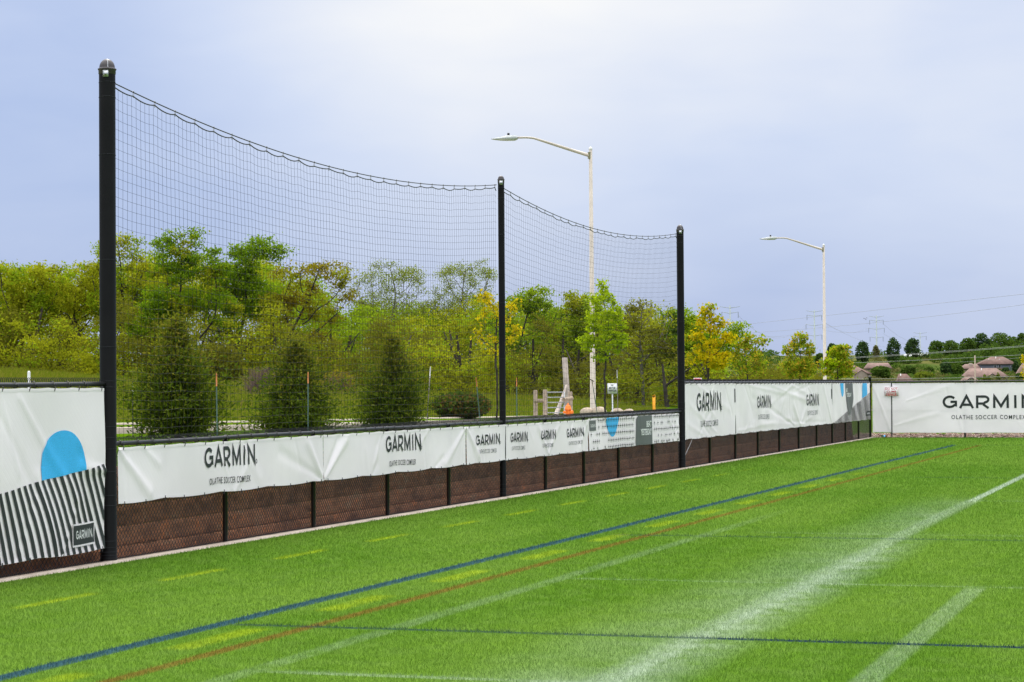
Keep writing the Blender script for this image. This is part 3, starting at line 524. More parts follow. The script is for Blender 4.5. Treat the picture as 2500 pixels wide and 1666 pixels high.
def netting(ya, yb, sag, label):
    t = thing('ball_net', label, 'net', (-.06, ya, Z_LOW-.06), 'sagging black ball nets between the poles')
    X = -.055; zc = Z_POLE-.080; L = yb-ya; a0, a1 = ya+.09, yb-.09
    def cab(y): s = (y-ya)/L; return zc-sag*4*s*(1-s)
    nclip = int(L/.47); cy = np.linspace(a0+.10, a1-.06, nclip)
    ys = np.linspace(a0-.02, a1+.02, 120); Geo().tube(np.stack([np.full_like(ys, X), ys, cab(ys)], 1), .0065, 6).build('support_cable', M_STEEL if False else M_BLACK, t, True)
    edges = np.concatenate([[a0], cy, [a1]])
    jz = np.array([rng.uniform(.028, .048) for _ in edges]); jz[0] = .10; jz[-1] = .09
    dip = np.array([rng.uniform(.008, .030) for _ in edges])
    def rope(y):
        i = np.clip(np.searchsorted(edges, y)-1, 0, len(edges)-2); s = (y-edges[i])/(edges[i+1]-edges[i])
        ax = .55; sk = np.where(s < ax, s/ax*.5, .5+(s-ax)/(1-ax)*.5)
        return cab(y)-(jz[i]*(1-s)+jz[i+1]*s)-dip[i]*4*sk*(1-sk)
    yr = np.linspace(a0, a1, 420); Geo().tube(np.stack([np.full_like(yr, X), yr, rope(yr)], 1), .0072, 5).build('border_rope', M_BLACK, t, True)
    csrc = None
    for y in cy:
        zt = float(cab(y))
        if csrc is None:
            P = np.array([(X, -.010, .008), (X+.006, .0, .014), (X, .012, .006), (X, .012, -.045), (X, 0, -.058), (X, -.010, -.045), (X, -.010, .008)])-np.array([X, 0, 0])
            csrc = Geo().tube(P+np.array(WORLD[t.name]), .0028, 4).build('clip', M_ROD, t); csrc.location = (X+.06, y-ya, zt-(Z_LOW-.06))
        else: copy_to(csrc, t, (X, y, zt))
    # square mesh, its rows following the rope and flattening downwards
    zb = Z_LOW-.06; nrow = 37; ncol = int((a1-a0)/.1); cols = a0+(np.arange(ncol)+.5)*(a1-a0)/ncol
    smooth_top = lambda y: cab(y)-.10
    def node(y, tt):
        top = np.where(tt > .96, rope(y), 0)
        zt = smooth_top(y)*(1-tt**6)+rope(y)*tt**6
        ripple = .020*np.sin(y*2.3+tt*5)*(1-tt)+.012*np.sin(y*7.1+tt*9)*(1-tt)
        lift = .06*np.exp(-((y-a0)/.5)**2)*(1-tt)**2*4*(tt)                # bunches a little near the pole
        z = zb+(zt-zb)*tt+ripple*4*tt*(1-tt)+lift
        yy = y+.018*np.sin(tt*11+y*3)*(1-tt)*tt*2
        xx = X+.03*np.sin(tt*3.1)*np.sin((y-a0)/(a1-a0)*math.pi)
        return np.stack([xx, yy, z], -1)
    tt = np.linspace(0, 1, nrow+1); YY, TT = np.meshgrid(cols, tt, indexing='ij'); N = node(YY, TT)
    q = Geo(); r = .0017
    q.segs(N[:, :-1].reshape(-1, 3), N[:, 1:].reshape(-1, 3), r, r, 3)
    full = np.concatenate([[a0], cols, [a1]]); YY, TT = np.meshgrid(full, tt[:-1], indexing='ij'); H = node(YY, TT)
    q.segs(H[:-1].reshape(-1, 3), H[1:].reshape(-1, 3), r, r, 3)
    q.build('mesh', M_NET, t)
    return t
netting(Y1, Y2, .36, 'long sagging black net between the nearest pole and the middle pole')
netting(Y2, Y3, .33, 'sagging black net between the middle pole and the farthest pole')

# ------------------------------------------------------------------ banners
class Banner:
    def __init__(s, label, u0, u1, z0, z1, plane='X', seed=0, folds=(), wr=.010, sag=.010, cat='banner', group='white banners tied to the fences', skew=0.):
        s.u0, s.u1, s.z0, s.z1, s.plane = u0, u1, z0, z1, plane; rr = np.random.default_rng(seed)
        s.wv = [(rr.uniform(.6, 3.2), rr.uniform(-2.5, 2.5), rr.uniform(0, 6.3), wr*rr.uniform(.2, .6)) for _ in range(7)]
        s.folds = list(folds); s.sag = sag; s.ph = rr.uniform(0, 6); s.layer = .004
        for _ in range(int((u1-u0)*1.1)+2):
            a = rr.uniform(u0, u1); s.folds.append((a, z1 if rr.random() < .5 else z0, a+rr.uniform(-.5, .5), z0+rr.uniform(.1, .9)*(z1-z0), rr.uniform(.004, .011)*rr.choice((-1, 1)), rr.uniform(.02, .05)))
        s.root = thing('banner', label, cat, s.world(u0, z0, .04), group)
        q = Geo(); nu = max(12, int((u1-u0)/.028)); nz = max(10, int((z1-z0)/.028))
        q.grid(lambda u, v: s.P(u, v, 0), np.linspace(u0, u1, nu+1), np.linspace(z0, z1, nz+1)); q.build('sheet', M_BAN, s.root, True)
        q = Geo(); hem = .03                                              # folded hems, a second layer of cloth along the edges
        for za, zb_ in ((z0, z0+hem), (z1-hem, z1)): q.grid(lambda u, v: s.P(u, v, .003), np.linspace(u0, u1, nu+1), np.array([za, zb_]))
        q.build('hem', M_BAN, s.root, True)
        src = None
        for z, dz in ((z0, -.012), (z1, .012)):
            for u in np.arange(u0+.12, u1-.05, .48):
                p = s.P(np.array([u]), np.array([z]), .004)[0]
                if src is None:
                    src = Geo().tube(np.array([(0, 0, -.028), (.006, .004, 0), (0, .01, .022)])+np.array(WORLD[s.root.name]), .0045, 5).build('zip_tie', M_BLACK, s.root); src.location = p-np.array(WORLD[s.root.name])
                else: copy_to(src, s.root, p)
    def world(s, u, z, o): return (o, u, z) if s.plane == 'X' else (u, Y_END-o, z)
    def D(s, u, z):
        d = np.zeros_like(u)
        for ku, kz, ph, a in s.wv: d = d+a*np.sin(ku*u*1.6+kz*z*2+ph)
        for (ua, za, ub, zb_, a, wdt) in s.folds:
            L2 = (ub-ua)**2+(zb_-za)**2; tt = np.clip(((u-ua)*(ub-ua)+(z-za)*(zb_-za))/L2, 0, 1)
            dd = np.hypot(u-ua-tt*(ub-ua), z-za-tt*(zb_-za)); d = d+a*np.exp(-(dd/(wdt*(.5+tt)))**2)
        return d
    def P(s, u, z, o):
        u = np.asarray(u, float); z = np.asarray(z, float); f = (z-s.z0)/(s.z1-s.z0)
        zz = z-s.sag*(1-f)*np.abs(np.sin((u-s.u0)*math.pi/1.35+s.ph))-s.sag*.4*f*np.abs(np.sin((u-s.u0)*math.pi/.48))
        d = .050+s.D(u, z)+o
        return np.stack([d, u, zz], 1) if s.plane == 'X' else np.stack([u, Y_END-d, zz], 1)
    def lay(s): s.layer += .0025; return s.layer
    def part(s, name, geo2, mat):        # geo2: list of (V2[n,2], F)
        q = Geo()
        for V2, F, o in geo2: q.add(s.P(V2[:, 0], V2[:, 1], o), F)
        return q.build(name, mat, s.root, True)
    def cols(s, u0, u1, lo, hi, n=24, m=10):
        us = np.linspace(u0, u1, n+1); V = np.array([(u, lo(u)+(hi(u)-lo(u))*j/m) for u in us for j in range(m+1)])
        i, j = np.meshgrid(np.arange(n), np.arange(m), indexing='ij'); q = (i*(m+1)+j).ravel()
        return (V, np.stack([q, q+m+1, q+m+2, q+1], 1), s.lay())
def ribbon(P, t):
    P = np.asarray(P, float); out = [P[0]]
    for a, b in zip(P[:-1], P[1:]):
        k = max(1, int(np.hypot(*(b-a))/.22)); out += [a+(b-a)*i/k for i in range(1, k+1)]
    P = np.array(out); T = np.diff(P, axis=0); T /= np.linalg.norm(T, axis=1, keepdims=True)
    Nn = np.stack([-T[:, 1], T[:, 0]], 1); m = np.concatenate([Nn[:1], Nn[:-1]+Nn[1:], Nn[-1:]]); m /= np.linalg.norm(m, axis=1, keepdims=True)
    c = np.concatenate([[1], np.maximum(.45, (m[1:-1]*Nn[1:]).sum(1)), [1]]); o = m*(t/2/c)[:, None]
    V = np.stack([P-o, P+o], 1).reshape(-1, 2); q = np.arange(len(P)-1)*2
    return V, np.stack([q, q+1, q+3, q+2], 1)
def arc(cx, cy, rx, ry, a0, a1, n=14): return [(cx+rx*math.cos(R(a)), cy+ry*math.sin(R(a))) for a in np.linspace(a0, a1, n)]
TH = .185; hh = TH/2
GLY = {'G': (1.13, [arc(.565, .5, .565-hh, .5-hh, 42, 318, 18)+[(1.13-hh, .22), (1.13-hh, .50), (.62, .50)]]),
       'A': (1.13, [[(hh*.7, 0), (.565, .94), (1.13-hh*.7, 0)], [(.25, .27), (.88, .27)]]),
       'R': (1.06, [[(hh, 0), (hh, 1)], [(hh*2, 1-hh), (.62, 1-hh)]+arc(.66, .68, .30, .32-hh, 80, -80, 10)+[(.62, .36+hh*.0), (hh*2, .36)], [(.55, .30), (.97, 0)]]),
       'M': (1.22, [[(hh, 0), (hh, .96), (.61, .14), (1.22-hh, .96), (1.22-hh, 0)]]),
       'I': (.17, [[(hh, 0), (hh, 1)]]),
       'N': (1.10, [[(hh, 0), (hh, .95), (1.10-hh, .05), (1.10-hh, 1)]])}
GAPS = [.17, .17, .26, .40, .40, 0]
def garmin(b, u0, u1, z0, z1, mat=None, name='lettering'):
    tot = sum(GLY[c][0] for c in 'GARMIN')+sum(GAPS); sx = (u1-u0)/tot; sz = z1-z0; x = 0; parts = []
    for c, gp in zip('GARMIN', GAPS):
        for i, st in enumerate(GLY[c][1]):
            V, F = ribbon(st, TH); parts.append((np.stack([u0+(x+V[:, 0])*sx, z0+V[:, 1]*sz], 1), F, b.layer+.0030+.0008*i))
        x += GLY[c][0]+gp
    a = np.linspace(0, 2*math.pi, 13)
    V, F = ribbon(np.stack([tot+.22+.10*np.cos(a), .12+.10*np.sin(a)], 1), .045); parts.append((np.stack([u0+V[:, 0]*sx, z0+V[:, 1]*sz], 1), F, b.layer+.0006))
    return b.part(name, parts, mat or M_INK)
def text_mesh(body, spacing=1.0, bold=0.):
    cu = bpy.data.curves.new('t', 'FONT'); cu.body = body; cu.space_character = spacing; cu.resolution_u = 3; cu.offset = bold
    o = bpy.data.objects.new('t', cu); COL.objects.link(o); dg = bpy.context.evaluated_depsgraph_get(); dg.update()
    me = bpy.data.meshes.new_from_object(o.evaluated_get(dg)); V = np.array([v.co[:2] for v in me.vertices]); T = []
    for p in me.polygons:
        v = list(p.vertices)
        for i in range(1, len(v)-1): T.append((v[0], v[i], v[i+1], v[i+1]))
    bpy.data.objects.remove(o); bpy.data.curves.remove(cu); bpy.data.meshes.remove(me)
    V = V-V.min(0); return V/V.max(0), np.array(T)
TXT = {}
def words(b, body, u0, u1, z0, z1, mat=None, name='lettering', spacing=1.25):
    if (body, spacing) not in TXT: TXT[(body, spacing)] = text_mesh(body, spacing, .030 if mat is M_WINK else .010)
    V, F = TXT[(body, spacing)]
    return b.part(name, [(np.stack([u0+V[:, 0]*(u1-u0), z0+V[:, 1]*(z1-z0)], 1), F, b.layer+.0034)], mat or M_INK)
def logo(b, u0, u1, z0, z1, v0, v1, y0, y1, mat2=None):
    garmin(b, u0, u1, z0, z1); words(b, 'OLATHE SOCCER COMPLEX', v0, v1, y0, y1, mat2 or M_INK)
BX = 'banner tied to the low fence'
# tall banner left of the first pole: blue arch over curved stripes
b = Banner('white banner with blue arch above black stripes, left of nearest pole', -4.2, .78, .155, 1.79, seed=1, folds=[(-.9, 1.7, .2, .7, .012, .05), (-1.3, 1.6, -.6, .8, -.010, .05), (.78, .95, .3, 1.0, .02, .05)], sag=.02)
line = lambda u: .82+(u+1.26)*.0985
Rx = .41; cx0 = -.06
b.part('blue_arch', [b.cols(-.47, .35, line, lambda u: max(line(u)+.01, 1.03+.35*math.sqrt(max(0, 1-(abs(u-cx0)/Rx)**2.0))), 28, 10)], M_BLUE)
sp = []
for i in range(42):
    ub = -4.1+i*.1165; top = line(ub)
    if ub+.06 > .775: break
    V = []; m_ = 30
    for j in range(m_+1):
        tt = j/m_; z = top+(.157-top)*tt; sh = (.27+.20*max(0, min(1, (ub+1.3)/2)))*(tt*1.25-.25*tt*tt)
        for e in (0, .058): V.append((min(ub+sh+e+.0, .776), z+(.0985*e if j == 0 else 0)))
    V = np.array(V); qd = np.arange(m_)*2; F = np.stack([qd, qd+1, qd+3, qd+2], 1)
    keep = (V[F[:, 1], 0]-V[F[:, 0], 0] > .002) | (V[F[:, 2], 0]-V[F[:, 3], 0] > .002); sp.append((V, F[keep], b.layer+.0008))
b.lay(); b.part('stripes', sp, M_INK)
b.part('white_patch', [b.cols(.095, .575, lambda u: .225, lambda u: .452, 18, 10)], M_BAN)
b.part('dark_patch', [b.cols(.11, .56, lambda u: .245, lambda u: .435, 18, 10)], M_INK); garmin(b, .165, .505, .300, .385, M_WINK)
# low fence
b = Banner('white '+BX+', nearest of that row, one large charcoal word mark', 1.045, 6.53, .60, 1.172, seed=2, folds=[(1.06, 1.15, 1.75, .68, .022, .05), (6.5, .62, 6.0, 1.1, .020, .05), (6.5, .62, 5.2, 1.0, -.012, .05), (4.1, 1.12, 4.6, .7, .01, .06)], sag=.018)
logo(b, 3.07, 4.46, .89, 1.115, 3.20, 4.32, .695, .768)
b = Banner('white '+BX+', second in that row, one large word mark', 6.56, 12.08, .60, 1.172, seed=3, folds=[(6.58, .62, 7.3, 1.12, .025, .05), (6.58, .62, 7.05, 1.1, -.015, .04), (12.05, 1.15, 11.2, .65, .018, .05)], sag=.018)
logo(b, 8.71, 10.06, .89, 1.11, 8.85, 9.87, .692, .768)
b = Banner('short white '+BX+' just before the middle pole', 12.11, 13.99, .60, 1.165, seed=4, folds=[(12.14, 1.13, 12.7, .7, .02, .05)], sag=.012)
logo(b, 12.57, 13.72, .87, 1.028, 12.67, 13.55, .742, .808, M_LINK)
b = Banner('white '+BX+' just past the middle pole, three small word marks', 14.03, 18.88, .60, 1.16, seed=5, folds=[(16.35, .63, 15.8, 1.1, .018, .05), (16.35, .63, 17.0, 1.1, .015, .05), (18.8, 1.12, 18.3, .66, .015, .05)], sag=.014)
for a, c, d_, e_ in ((14.29, 15.16, 14.35, 15.04), (15.91, 16.77, 15.99, 16.66), (17.46, 18.55, 17.57, 18.44)): logo(b, a, c, .872, 1.028, d_, e_, .742, .808, M_LINK)
b = Banner('dotted white '+BX+' with blue drop and dark slogan panel', 18.91, 25.84, .60, 1.175, seed=6, folds=[(25.0, 1.1, 25.7, .65, .015, .05), (19.9, 1.15, 20.1, 1.0, -.02, .08)], sag=.010)
b.part('blue_drop', [b.cols(20.07, 21.0, lambda u: .82+.36*(abs(u-20.52)/.48)**2.6 if u < 20.52 else .82+.36*(abs(u-20.52)/.48)**2.6, lambda u: 1.172, 26, 8)], M_BLUE)
b.part('dark_patch', [b.cols(18.95, 19.38, lambda u: .955, lambda u: 1.14, 6, 5)], M_INK2); garmin(b, 19.01, 19.33, 1.015, 1.075, M_WINK)
gb = b.part('slogan_panel', [b.cols(22.26, 23.54, lambda u: .602, lambda u: 1.172-.06*max(0, 1-(u-22.26)/.16)**2, 22, 8)], M_INK2)
words(b, 'BEAT', 23.02, 23.47, .945, 1.065, M_WINK, spacing=1.0); words(b, 'YESTERDAY', 22.56, 23.48, .785, .915, M_WINK, spacing=1.0)
dots = []; rd = random.Random(5); b.lay()
for iz, z in enumerate((1.135, 1.015, .89, .76, .64)):
    for iu in range(54):
        u = 19.04+iu*.1265
        if 22.2 < u < 23.6 or u > 25.8: continue
        if u < 19.45 and z > .93: continue
        if u < 20.1 and rd.random() < (.45 if z < .95 else .2): continue
        if u > 23.6 and iz in (1, 3, 4) and rd.random() < .35: continue
        for (x0, x1, y0, y1) in ((-.034, .034, -.0085, .0085), (-.007, .007, -.048, -.0095), (-.007, .007, .0095, .038)):
            dots.append((np.array([(u+x0, z+y0), (u+x1, z+y0), (u+x1, z+y1), (u+x0, z+y1)]), np.array([(0, 1, 2, 3)]), b.layer))
tag(b.part('printed_ticks', dots, M_INK), kind='stuff')
# tall fence right of the third pole
BT = 'on the tall right fence'
tallf = lambda a, b_, n, s_: [(a+(b_-a)*random.Random(s_+i).random(), 1.75 if i % 2 else .68, a+(b_-a)*random.Random(s_+i+50).random(), .8+.7*random.Random(s_+i+90).random(), .009*(1 if i % 3 else -1), .055) for i in range(n)]
b = Banner('creased white banner '+BT+', largest word mark, touching the pole', 26.37, 31.53, .615, 1.80, seed=11, folds=tallf(26.5, 31.4, 9, 3), wr=.009, sag=.018)
logo(b, 27.49, 29.96, 1.20, 1.60, 27.83, 29.68, .850, .985, M_INK2); b.part('dark_bar', [b.cols(31.41, 31.525, lambda u: 1.36, lambda u: 1.68, 3, 6)], M_INK)
b = Banner('longest white banner '+BT+', bearing two word marks', 31.55, 45.12, .615, 1.79, seed=12, folds=tallf(31.6, 45, 16, 23)+[(39.9, .66, 39.0, 1.2, .02, .07), (39.9, .66, 40.8, 1.1, .016, .07), (45.0, .66, 43.6, 1.75, .018, .08)], wr=.009, sag=.018)
logo(b, 34.04, 35.81, 1.19, 1.49, 34.22, 35.60, .91, 1.03, M_LINK); logo(b, 40.79, 42.87, 1.17, 1.49, 40.98, 42.71, .91, 1.04, M_LINK)
b.part('dark_bar', [b.cols(44.97, 45.11, lambda u: 1.33, lambda u: 1.62, 3, 6)], M_INK)
b = Banner('white banner at the fence corner with dark drop and fine grey stripes', 45.15, 52.5, .615, 1.79, seed=13, wr=.012, sag=.02)
ln2 = lambda u: min(1.47, .64+(u-45.4)*.1205)
b.part('blue_drop', [b.cols(46.6, 47.17, lambda u: 1.38+.35*(abs(u-46.95)/.36)**2.2, lambda u: 1.785, 14, 8)], M_BLUE)
b.part('blue_arch', [b.cols(50.84, 51.85, lambda u: ln2(u)+.005, lambda u: min(1.785, ln2(u)+.005+(1.785-ln2(u))*min(1, (min(u-50.80, 51.89-u)/.10)**.6)), 16, 10)], M_BLUE)
st = []
for i in range(84):
    ub = 45.45+i*.084; top = ln2(ub)
    V = []; m_ = 6
    for j in range(m_+1):
        tt = j/m_; z = top+(.625-top)*tt
        for e in (0, .040): V.append((min(ub+.28*tt*(top-.6)/.8+e, 52.48), z))
    V = np.array(V); qd = np.arange(m_)*2; F = np.stack([qd, qd+1, qd+3, qd+2], 1); keep = (V[F[:, 1], 0]-V[F[:, 0], 0]) > .002
    if keep.any(): st.append((V, F[keep], b.layer+.0008))
b.lay(); b.part('stripes', st, M_INK)
b.part('dark_drop', [b.cols(47.53, 48.93, lambda u: .81+.95*(abs(u-48.3)/.80)**2.6, lambda u: 1.785, 26, 10)], M_INK2)
words(b, 'BEAT', 47.60, 48.05, 1.52, 1.63, M_WINK, spacing=1.0); words(b, 'YESTERDAY', 47.72, 48.58, 1.37, 1.49, M_WINK, spacing=1.0)
b.part('dark_patch', [b.cols(51.72, 52.38, lambda u: .73, lambda u: .89, 5, 4)], M_INK); garmin(b, 51.80, 52.28, .785, .835, M_WINK)
# far fence
b = Banner('plain white banner panel with warning sign at the far fence corner', .085, .69, .175, 1.775, 'Y', 21, [(.12, 1.7, .66, .25, .012, .03)], wr=.008, sag=.008)
b = Banner('long white banner across the far fence with the widest word mark', .73, 9.9, .165, 1.77, 'Y', 22, [(1.2, 1.2, 2.6, 1.7, .010, .06), (.8, .4, 2.2, .8, .010, .06)], wr=.008, sag=.010)
logo(b, 2.35, 5.30, .955, 1.365, 2.63, 4.98, .60, .735, M_INK)
b = Banner('white banner farther right on the far fence beyond a seam', 9.94, 15.5, .165, 1.77, 'Y', 24, [], wr=.008, sag=.010)
t = thing('warning_sign', 'small white sign with red capital letters on the far fence corner panel', 'sign', (.715, Y_END-.10, 1.50))
q = Geo(); q.box((.49, Y_END-.112, 1.355), (.94, Y_END-.104, 1.65)); q.build('plate', M_WHITE, t)
def flat_text(t, body, x0, x1, z0, z1, y, mat, sp=1.0):
    V, F = text_mesh(body, sp, .022); q = Geo(); q.add(np.stack([x0+V[:, 0]*(x1-x0), np.full(len(V), y), z0+V[:, 1]*(z1-z0)], 1), F); return q.build('lettering', mat, t)
for body, x0, x1, z0 in (('DO NOT', .525, .905, 1.556), ('CLIMB', .56, .875, 1.466), ('FENCE', .55, .885, 1.378)): flat_text(t, body, x0, x1, z0, z0+.068, Y_END-.1145, M_RED)
q = Geo()
for a, b_ in (((.50, 1.365), (.93, 1.371)), ((.50, 1.634), (.93, 1.640)), ((.50, 1.371), (.506, 1.634)), ((.924, 1.371), (.93, 1.634))): q.box((a[0], Y_END-.1145, a[1]), (b_[0], Y_END-.1125, b_[1]))
q.build('border', M_RED, t)
# river rock bed under the far fence
def rocks(n, x0, x1, y0, y1, smin, smax, seed, zf):
    rr = np.random.default_rng(seed); q = Geo()
    ico = [(0, 0, 1)]+[(math.cos(a)*.9, math.sin(a)*.9, .42) for a in np.arange(5)*1.2566]+[(math.cos(a+.63)*.9, math.sin(a+.63)*.9, -.42) for a in np.arange(5)*1.2566]+[(0, 0, -1)]
    ico = np.array(ico); FF = [(0, i+1, (i+1) % 5+1, (i+1) % 5+1) for i in range(5)]+[(i+1, i+6, (i+1) % 5+1, (i+1) % 5+1) for i in range(5)]+[((i+1) % 5+1, i+6, (i+1) % 5+6, (i+1) % 5+6) for i in range(5)]+[(11, (i+1) % 5+6, i+6, i+6) for i in range(5)]
    for _ in range(n):
        s = rr.uniform(smin, smax); a = rr.uniform(0, 6.3); V = ico*rr.uniform(.8, 1.2, ico.shape)*np.array([s, s*rr.uniform(.6, .95), s*rr.uniform(.45, .8)])
        x, y = rr.uniform(x0, x1), rr.uniform(y0, y1); c, sn = math.cos(a), math.sin(a)
        q.add(np.stack([V[:, 0]*c-V[:, 1]*sn+x, V[:, 0]*sn+V[:, 1]*c+y, V[:, 2]+zf(x, y)+s*rr.uniform(.1, .7)], 1), FF)
    return q
mm = Mat('river_rock'); cc = mm.ramp(mm.island(), [(0, (.15, .085, .065)), (.3, (.33, .20, .15)), (.6, (.44, .33, .25)), (.85, (.24, .17, .15)), (1, (.55, .47, .38))]); M_RIVER = mm.done(mm.bsdf(mm.mix(1.0, cc, mm.ramp(mm.noise(40, 3, .6), [(.3, (.8, .8, .8)), (.7, (1.15, 1.15, 1.15))]), 'MULTIPLY'), .8, 0, .3))
tag(rocks(2600, -.6, 11, Y_END-.02, Y_END+1.1, .035, .075, 5, lambda x, y: -.03+.09*(y-Y_END)).build('river_rocks', M_RIVER), 'brown and tan river rocks along the foot of the far fence', 'rocks', kind='stuff')
q = rocks(1, 0, 0, 0, 0, .07, .08, 9, lambda x, y: 0)
t = thing('plastic_wrapper', 'pale blue plastic scrap lying on the river rocks near the corner', 'litter', (.42, Y_END-.06, .03))
q = Geo(); q.grid(lambda u, v: np.stack([.36+u*.13, Y_END-.10+v*.08, .035+.03*np.sin(u*5)*np.cos(v*4)+.02], 1), np.linspace(0, 1, 8), np.linspace(0, 1, 6)); q.build('wrapper', M_BLUE, t, True)

# ------------------------------------------------------------------ trees
def sample_lobes(lobes, n, rr, shell=.55):
    w_ = np.array([l[3]*l[3]*l[4] for l in lobes]); idx = rr.choice(len(lobes), n, p=w_/w_.sum()); L = np.array(lobes)[idx]
    v = rr.normal(size=(n, 3)); v /= np.linalg.norm(v, axis=1, keepdims=True); rad = rr.uniform(shell**3, 1, n)**(1/3)
    return L[:, :3]+v*rad[:, None]*np.stack([L[:, 3], L[:, 3]*.95, L[:, 4]], 1), idx
def clumpy(lobes, n, rr, per=55, sx=.26, sz=.14, shell=.35):
    m_ = max(4, n//per); cc, _ = sample_lobes(lobes, m_, rr, shell); k = rr.integers(0, m_, n); wgt = rr.uniform(.55, 1.35, m_)[k]
    return cc[k]+rr.normal(size=(n, 3))*np.array([sx, sx, sz])*wgt[:, None]
def grow(base, lobes, rr, natt=320, step=.30, kill=.55, lean=None, trunk_h=None):
    A, _ = sample_lobes(lobes, natt, rr, .35); c = A.mean(0); nodes = [np.array(base, float)]; par = [-1]
    low_z = A[:, 2].min(); th = trunk_h if trunk_h is not None else max(.5, (low_z-base[2])*.75); P = np.array(base, float)
    k = max(2, int(th/step)); tgt = np.array([base[0]+(c[0]-base[0])*.45, base[1]+(c[1]-base[1])*.45, base[2]+th])
    for i in range(1, k+1): nodes.append(P+(tgt-P)*i/k+rr.normal(size=3)*step*.10*np.array([1, 1, .2])); par.append(len(nodes)-2)
    near = np.full(len(A), 1e9); who = np.zeros(len(A), int)
    def upd(i0):
        B = np.array(nodes[i0:]); D = np.linalg.norm(A[:, None]-B[None], axis=2); j = D.argmin(1); dm = D[np.arange(len(A)), j]; m = dm < near; near[m] = dm[m]; who[m] = j[m]+i0
    upd(0); alive = np.ones(len(A), bool)
    for it in range(160):
        if not alive.any(): break
        i0 = len(nodes); w2 = who[alive]; A2 = A[alive]; pts = np.array(nodes)
        dirs = A2-pts[w2]; dirs /= np.linalg.norm(dirs, axis=1, keepdims=True)+1e-9
        for j in np.unique(w2):
            dsum = dirs[w2 == j].sum(0)+rr.normal(size=3)*.25
            p = nodes[j]+dsum/(np.linalg.norm(dsum)+1e-9)*step
            nodes.append(p); par.append(j)
        upd(i0); alive &= near > kill
        if len(nodes) > 3500: break
    N = np.array(nodes); par = np.array(par); kids = np.zeros(len(N), int); np.add.at(kids, par[1:], 1)
    return N, par, kids
def radii(N, par, kids, r0, ex=2.2):
    acc = np.where(kids == 0, r0**ex, 0.0)
    for i in range(len(N)-1, 0, -1): acc[par[i]] += acc[i]
    return acc**(1/ex)
def leaves(C, size, rr, asp=.55, flat=.0, up=None):
    n = len(C); u = rr.normal(size=(n, 3)); 
    if up is not None: u = u*.6+up
    u /= np.linalg.norm(u, axis=1, keepdims=True); v = rr.normal(size=(n, 3)); v -= u*(u*v).sum(1, keepdims=True); v /= np.linalg.norm(v, axis=1, keepdims=True)
    s = size*rr.uniform(.65, 1.3, n)[:, None]; V = np.stack([C-u*s*.5, C+v*s*asp*.5, C+u*s*.5, C-v*s*asp*.5], 1).reshape(-1, 3); q = np.arange(n)*4
    return Geo().add(V, np.stack([q, q+1, q+2, q+3], 1))
def tree(name, label, base_xy, lobes, mat, bark, seed, natt=320, per=16, size=.22, spread=.22, step=.30, kill=.5, tip=.012, trunk_h=None, group=None, maxr=.34, cat='tree', z=None, tiponly=False, mat2=None, split=0., fill=0):
    rr = np.random.default_rng(seed); bz = float(terrain(*base_xy)) if z is None else z
    t = thing(name, label, cat, (base_xy[0], base_xy[1], bz), group)
    N, par, kids = grow((base_xy[0], base_xy[1], bz-.1), lobes, rr, natt, step, kill, trunk_h=trunk_h)
    r = np.minimum(radii(N, par, kids, tip), maxr); i = np.arange(1, len(N))
    rp = r[par[i]]; rp = np.minimum(rp, r[i]*1.6+.004)
    Geo().segs(N[par[i]], N[i], rp, r[i], 5).build('trunk', bark, t, True)
    d = np.zeros(len(N), int)
    for k_ in range(len(N)-1, 0, -1): d[par[k_]] = max(d[par[k_]], d[k_]+1)
    tips = np.where(d <= (0 if tiponly else 2))[0]
    C = np.repeat(N[tips], per, 0)+rr.normal(size=(len(tips)*per, 3))*np.array([1.1, 1.1, .62])*spread
    dens = rr.uniform(.35, 1.0, len(tips)).repeat(per); C = C[rr.random(len(C)) < dens]
    if fill: C = np.concatenate([C, clumpy(lobes, fill, rr, 110)])
    if mat2 is not None:
        f = np.sin(C[:, 0]*2.1+seed)*np.sin(C[:, 2]*1.7+seed*2)+rr.normal(size=len(C))*.35; mk = f > split
        leaves(C[~mk], size, rr).build('crown', mat, t); leaves(C[mk], size, rr).build('crown', mat2, t)
    else: leaves(C, size, rr).build('crown', mat, t)
    return t
WG = 'trees of the woods beyond the meadow'
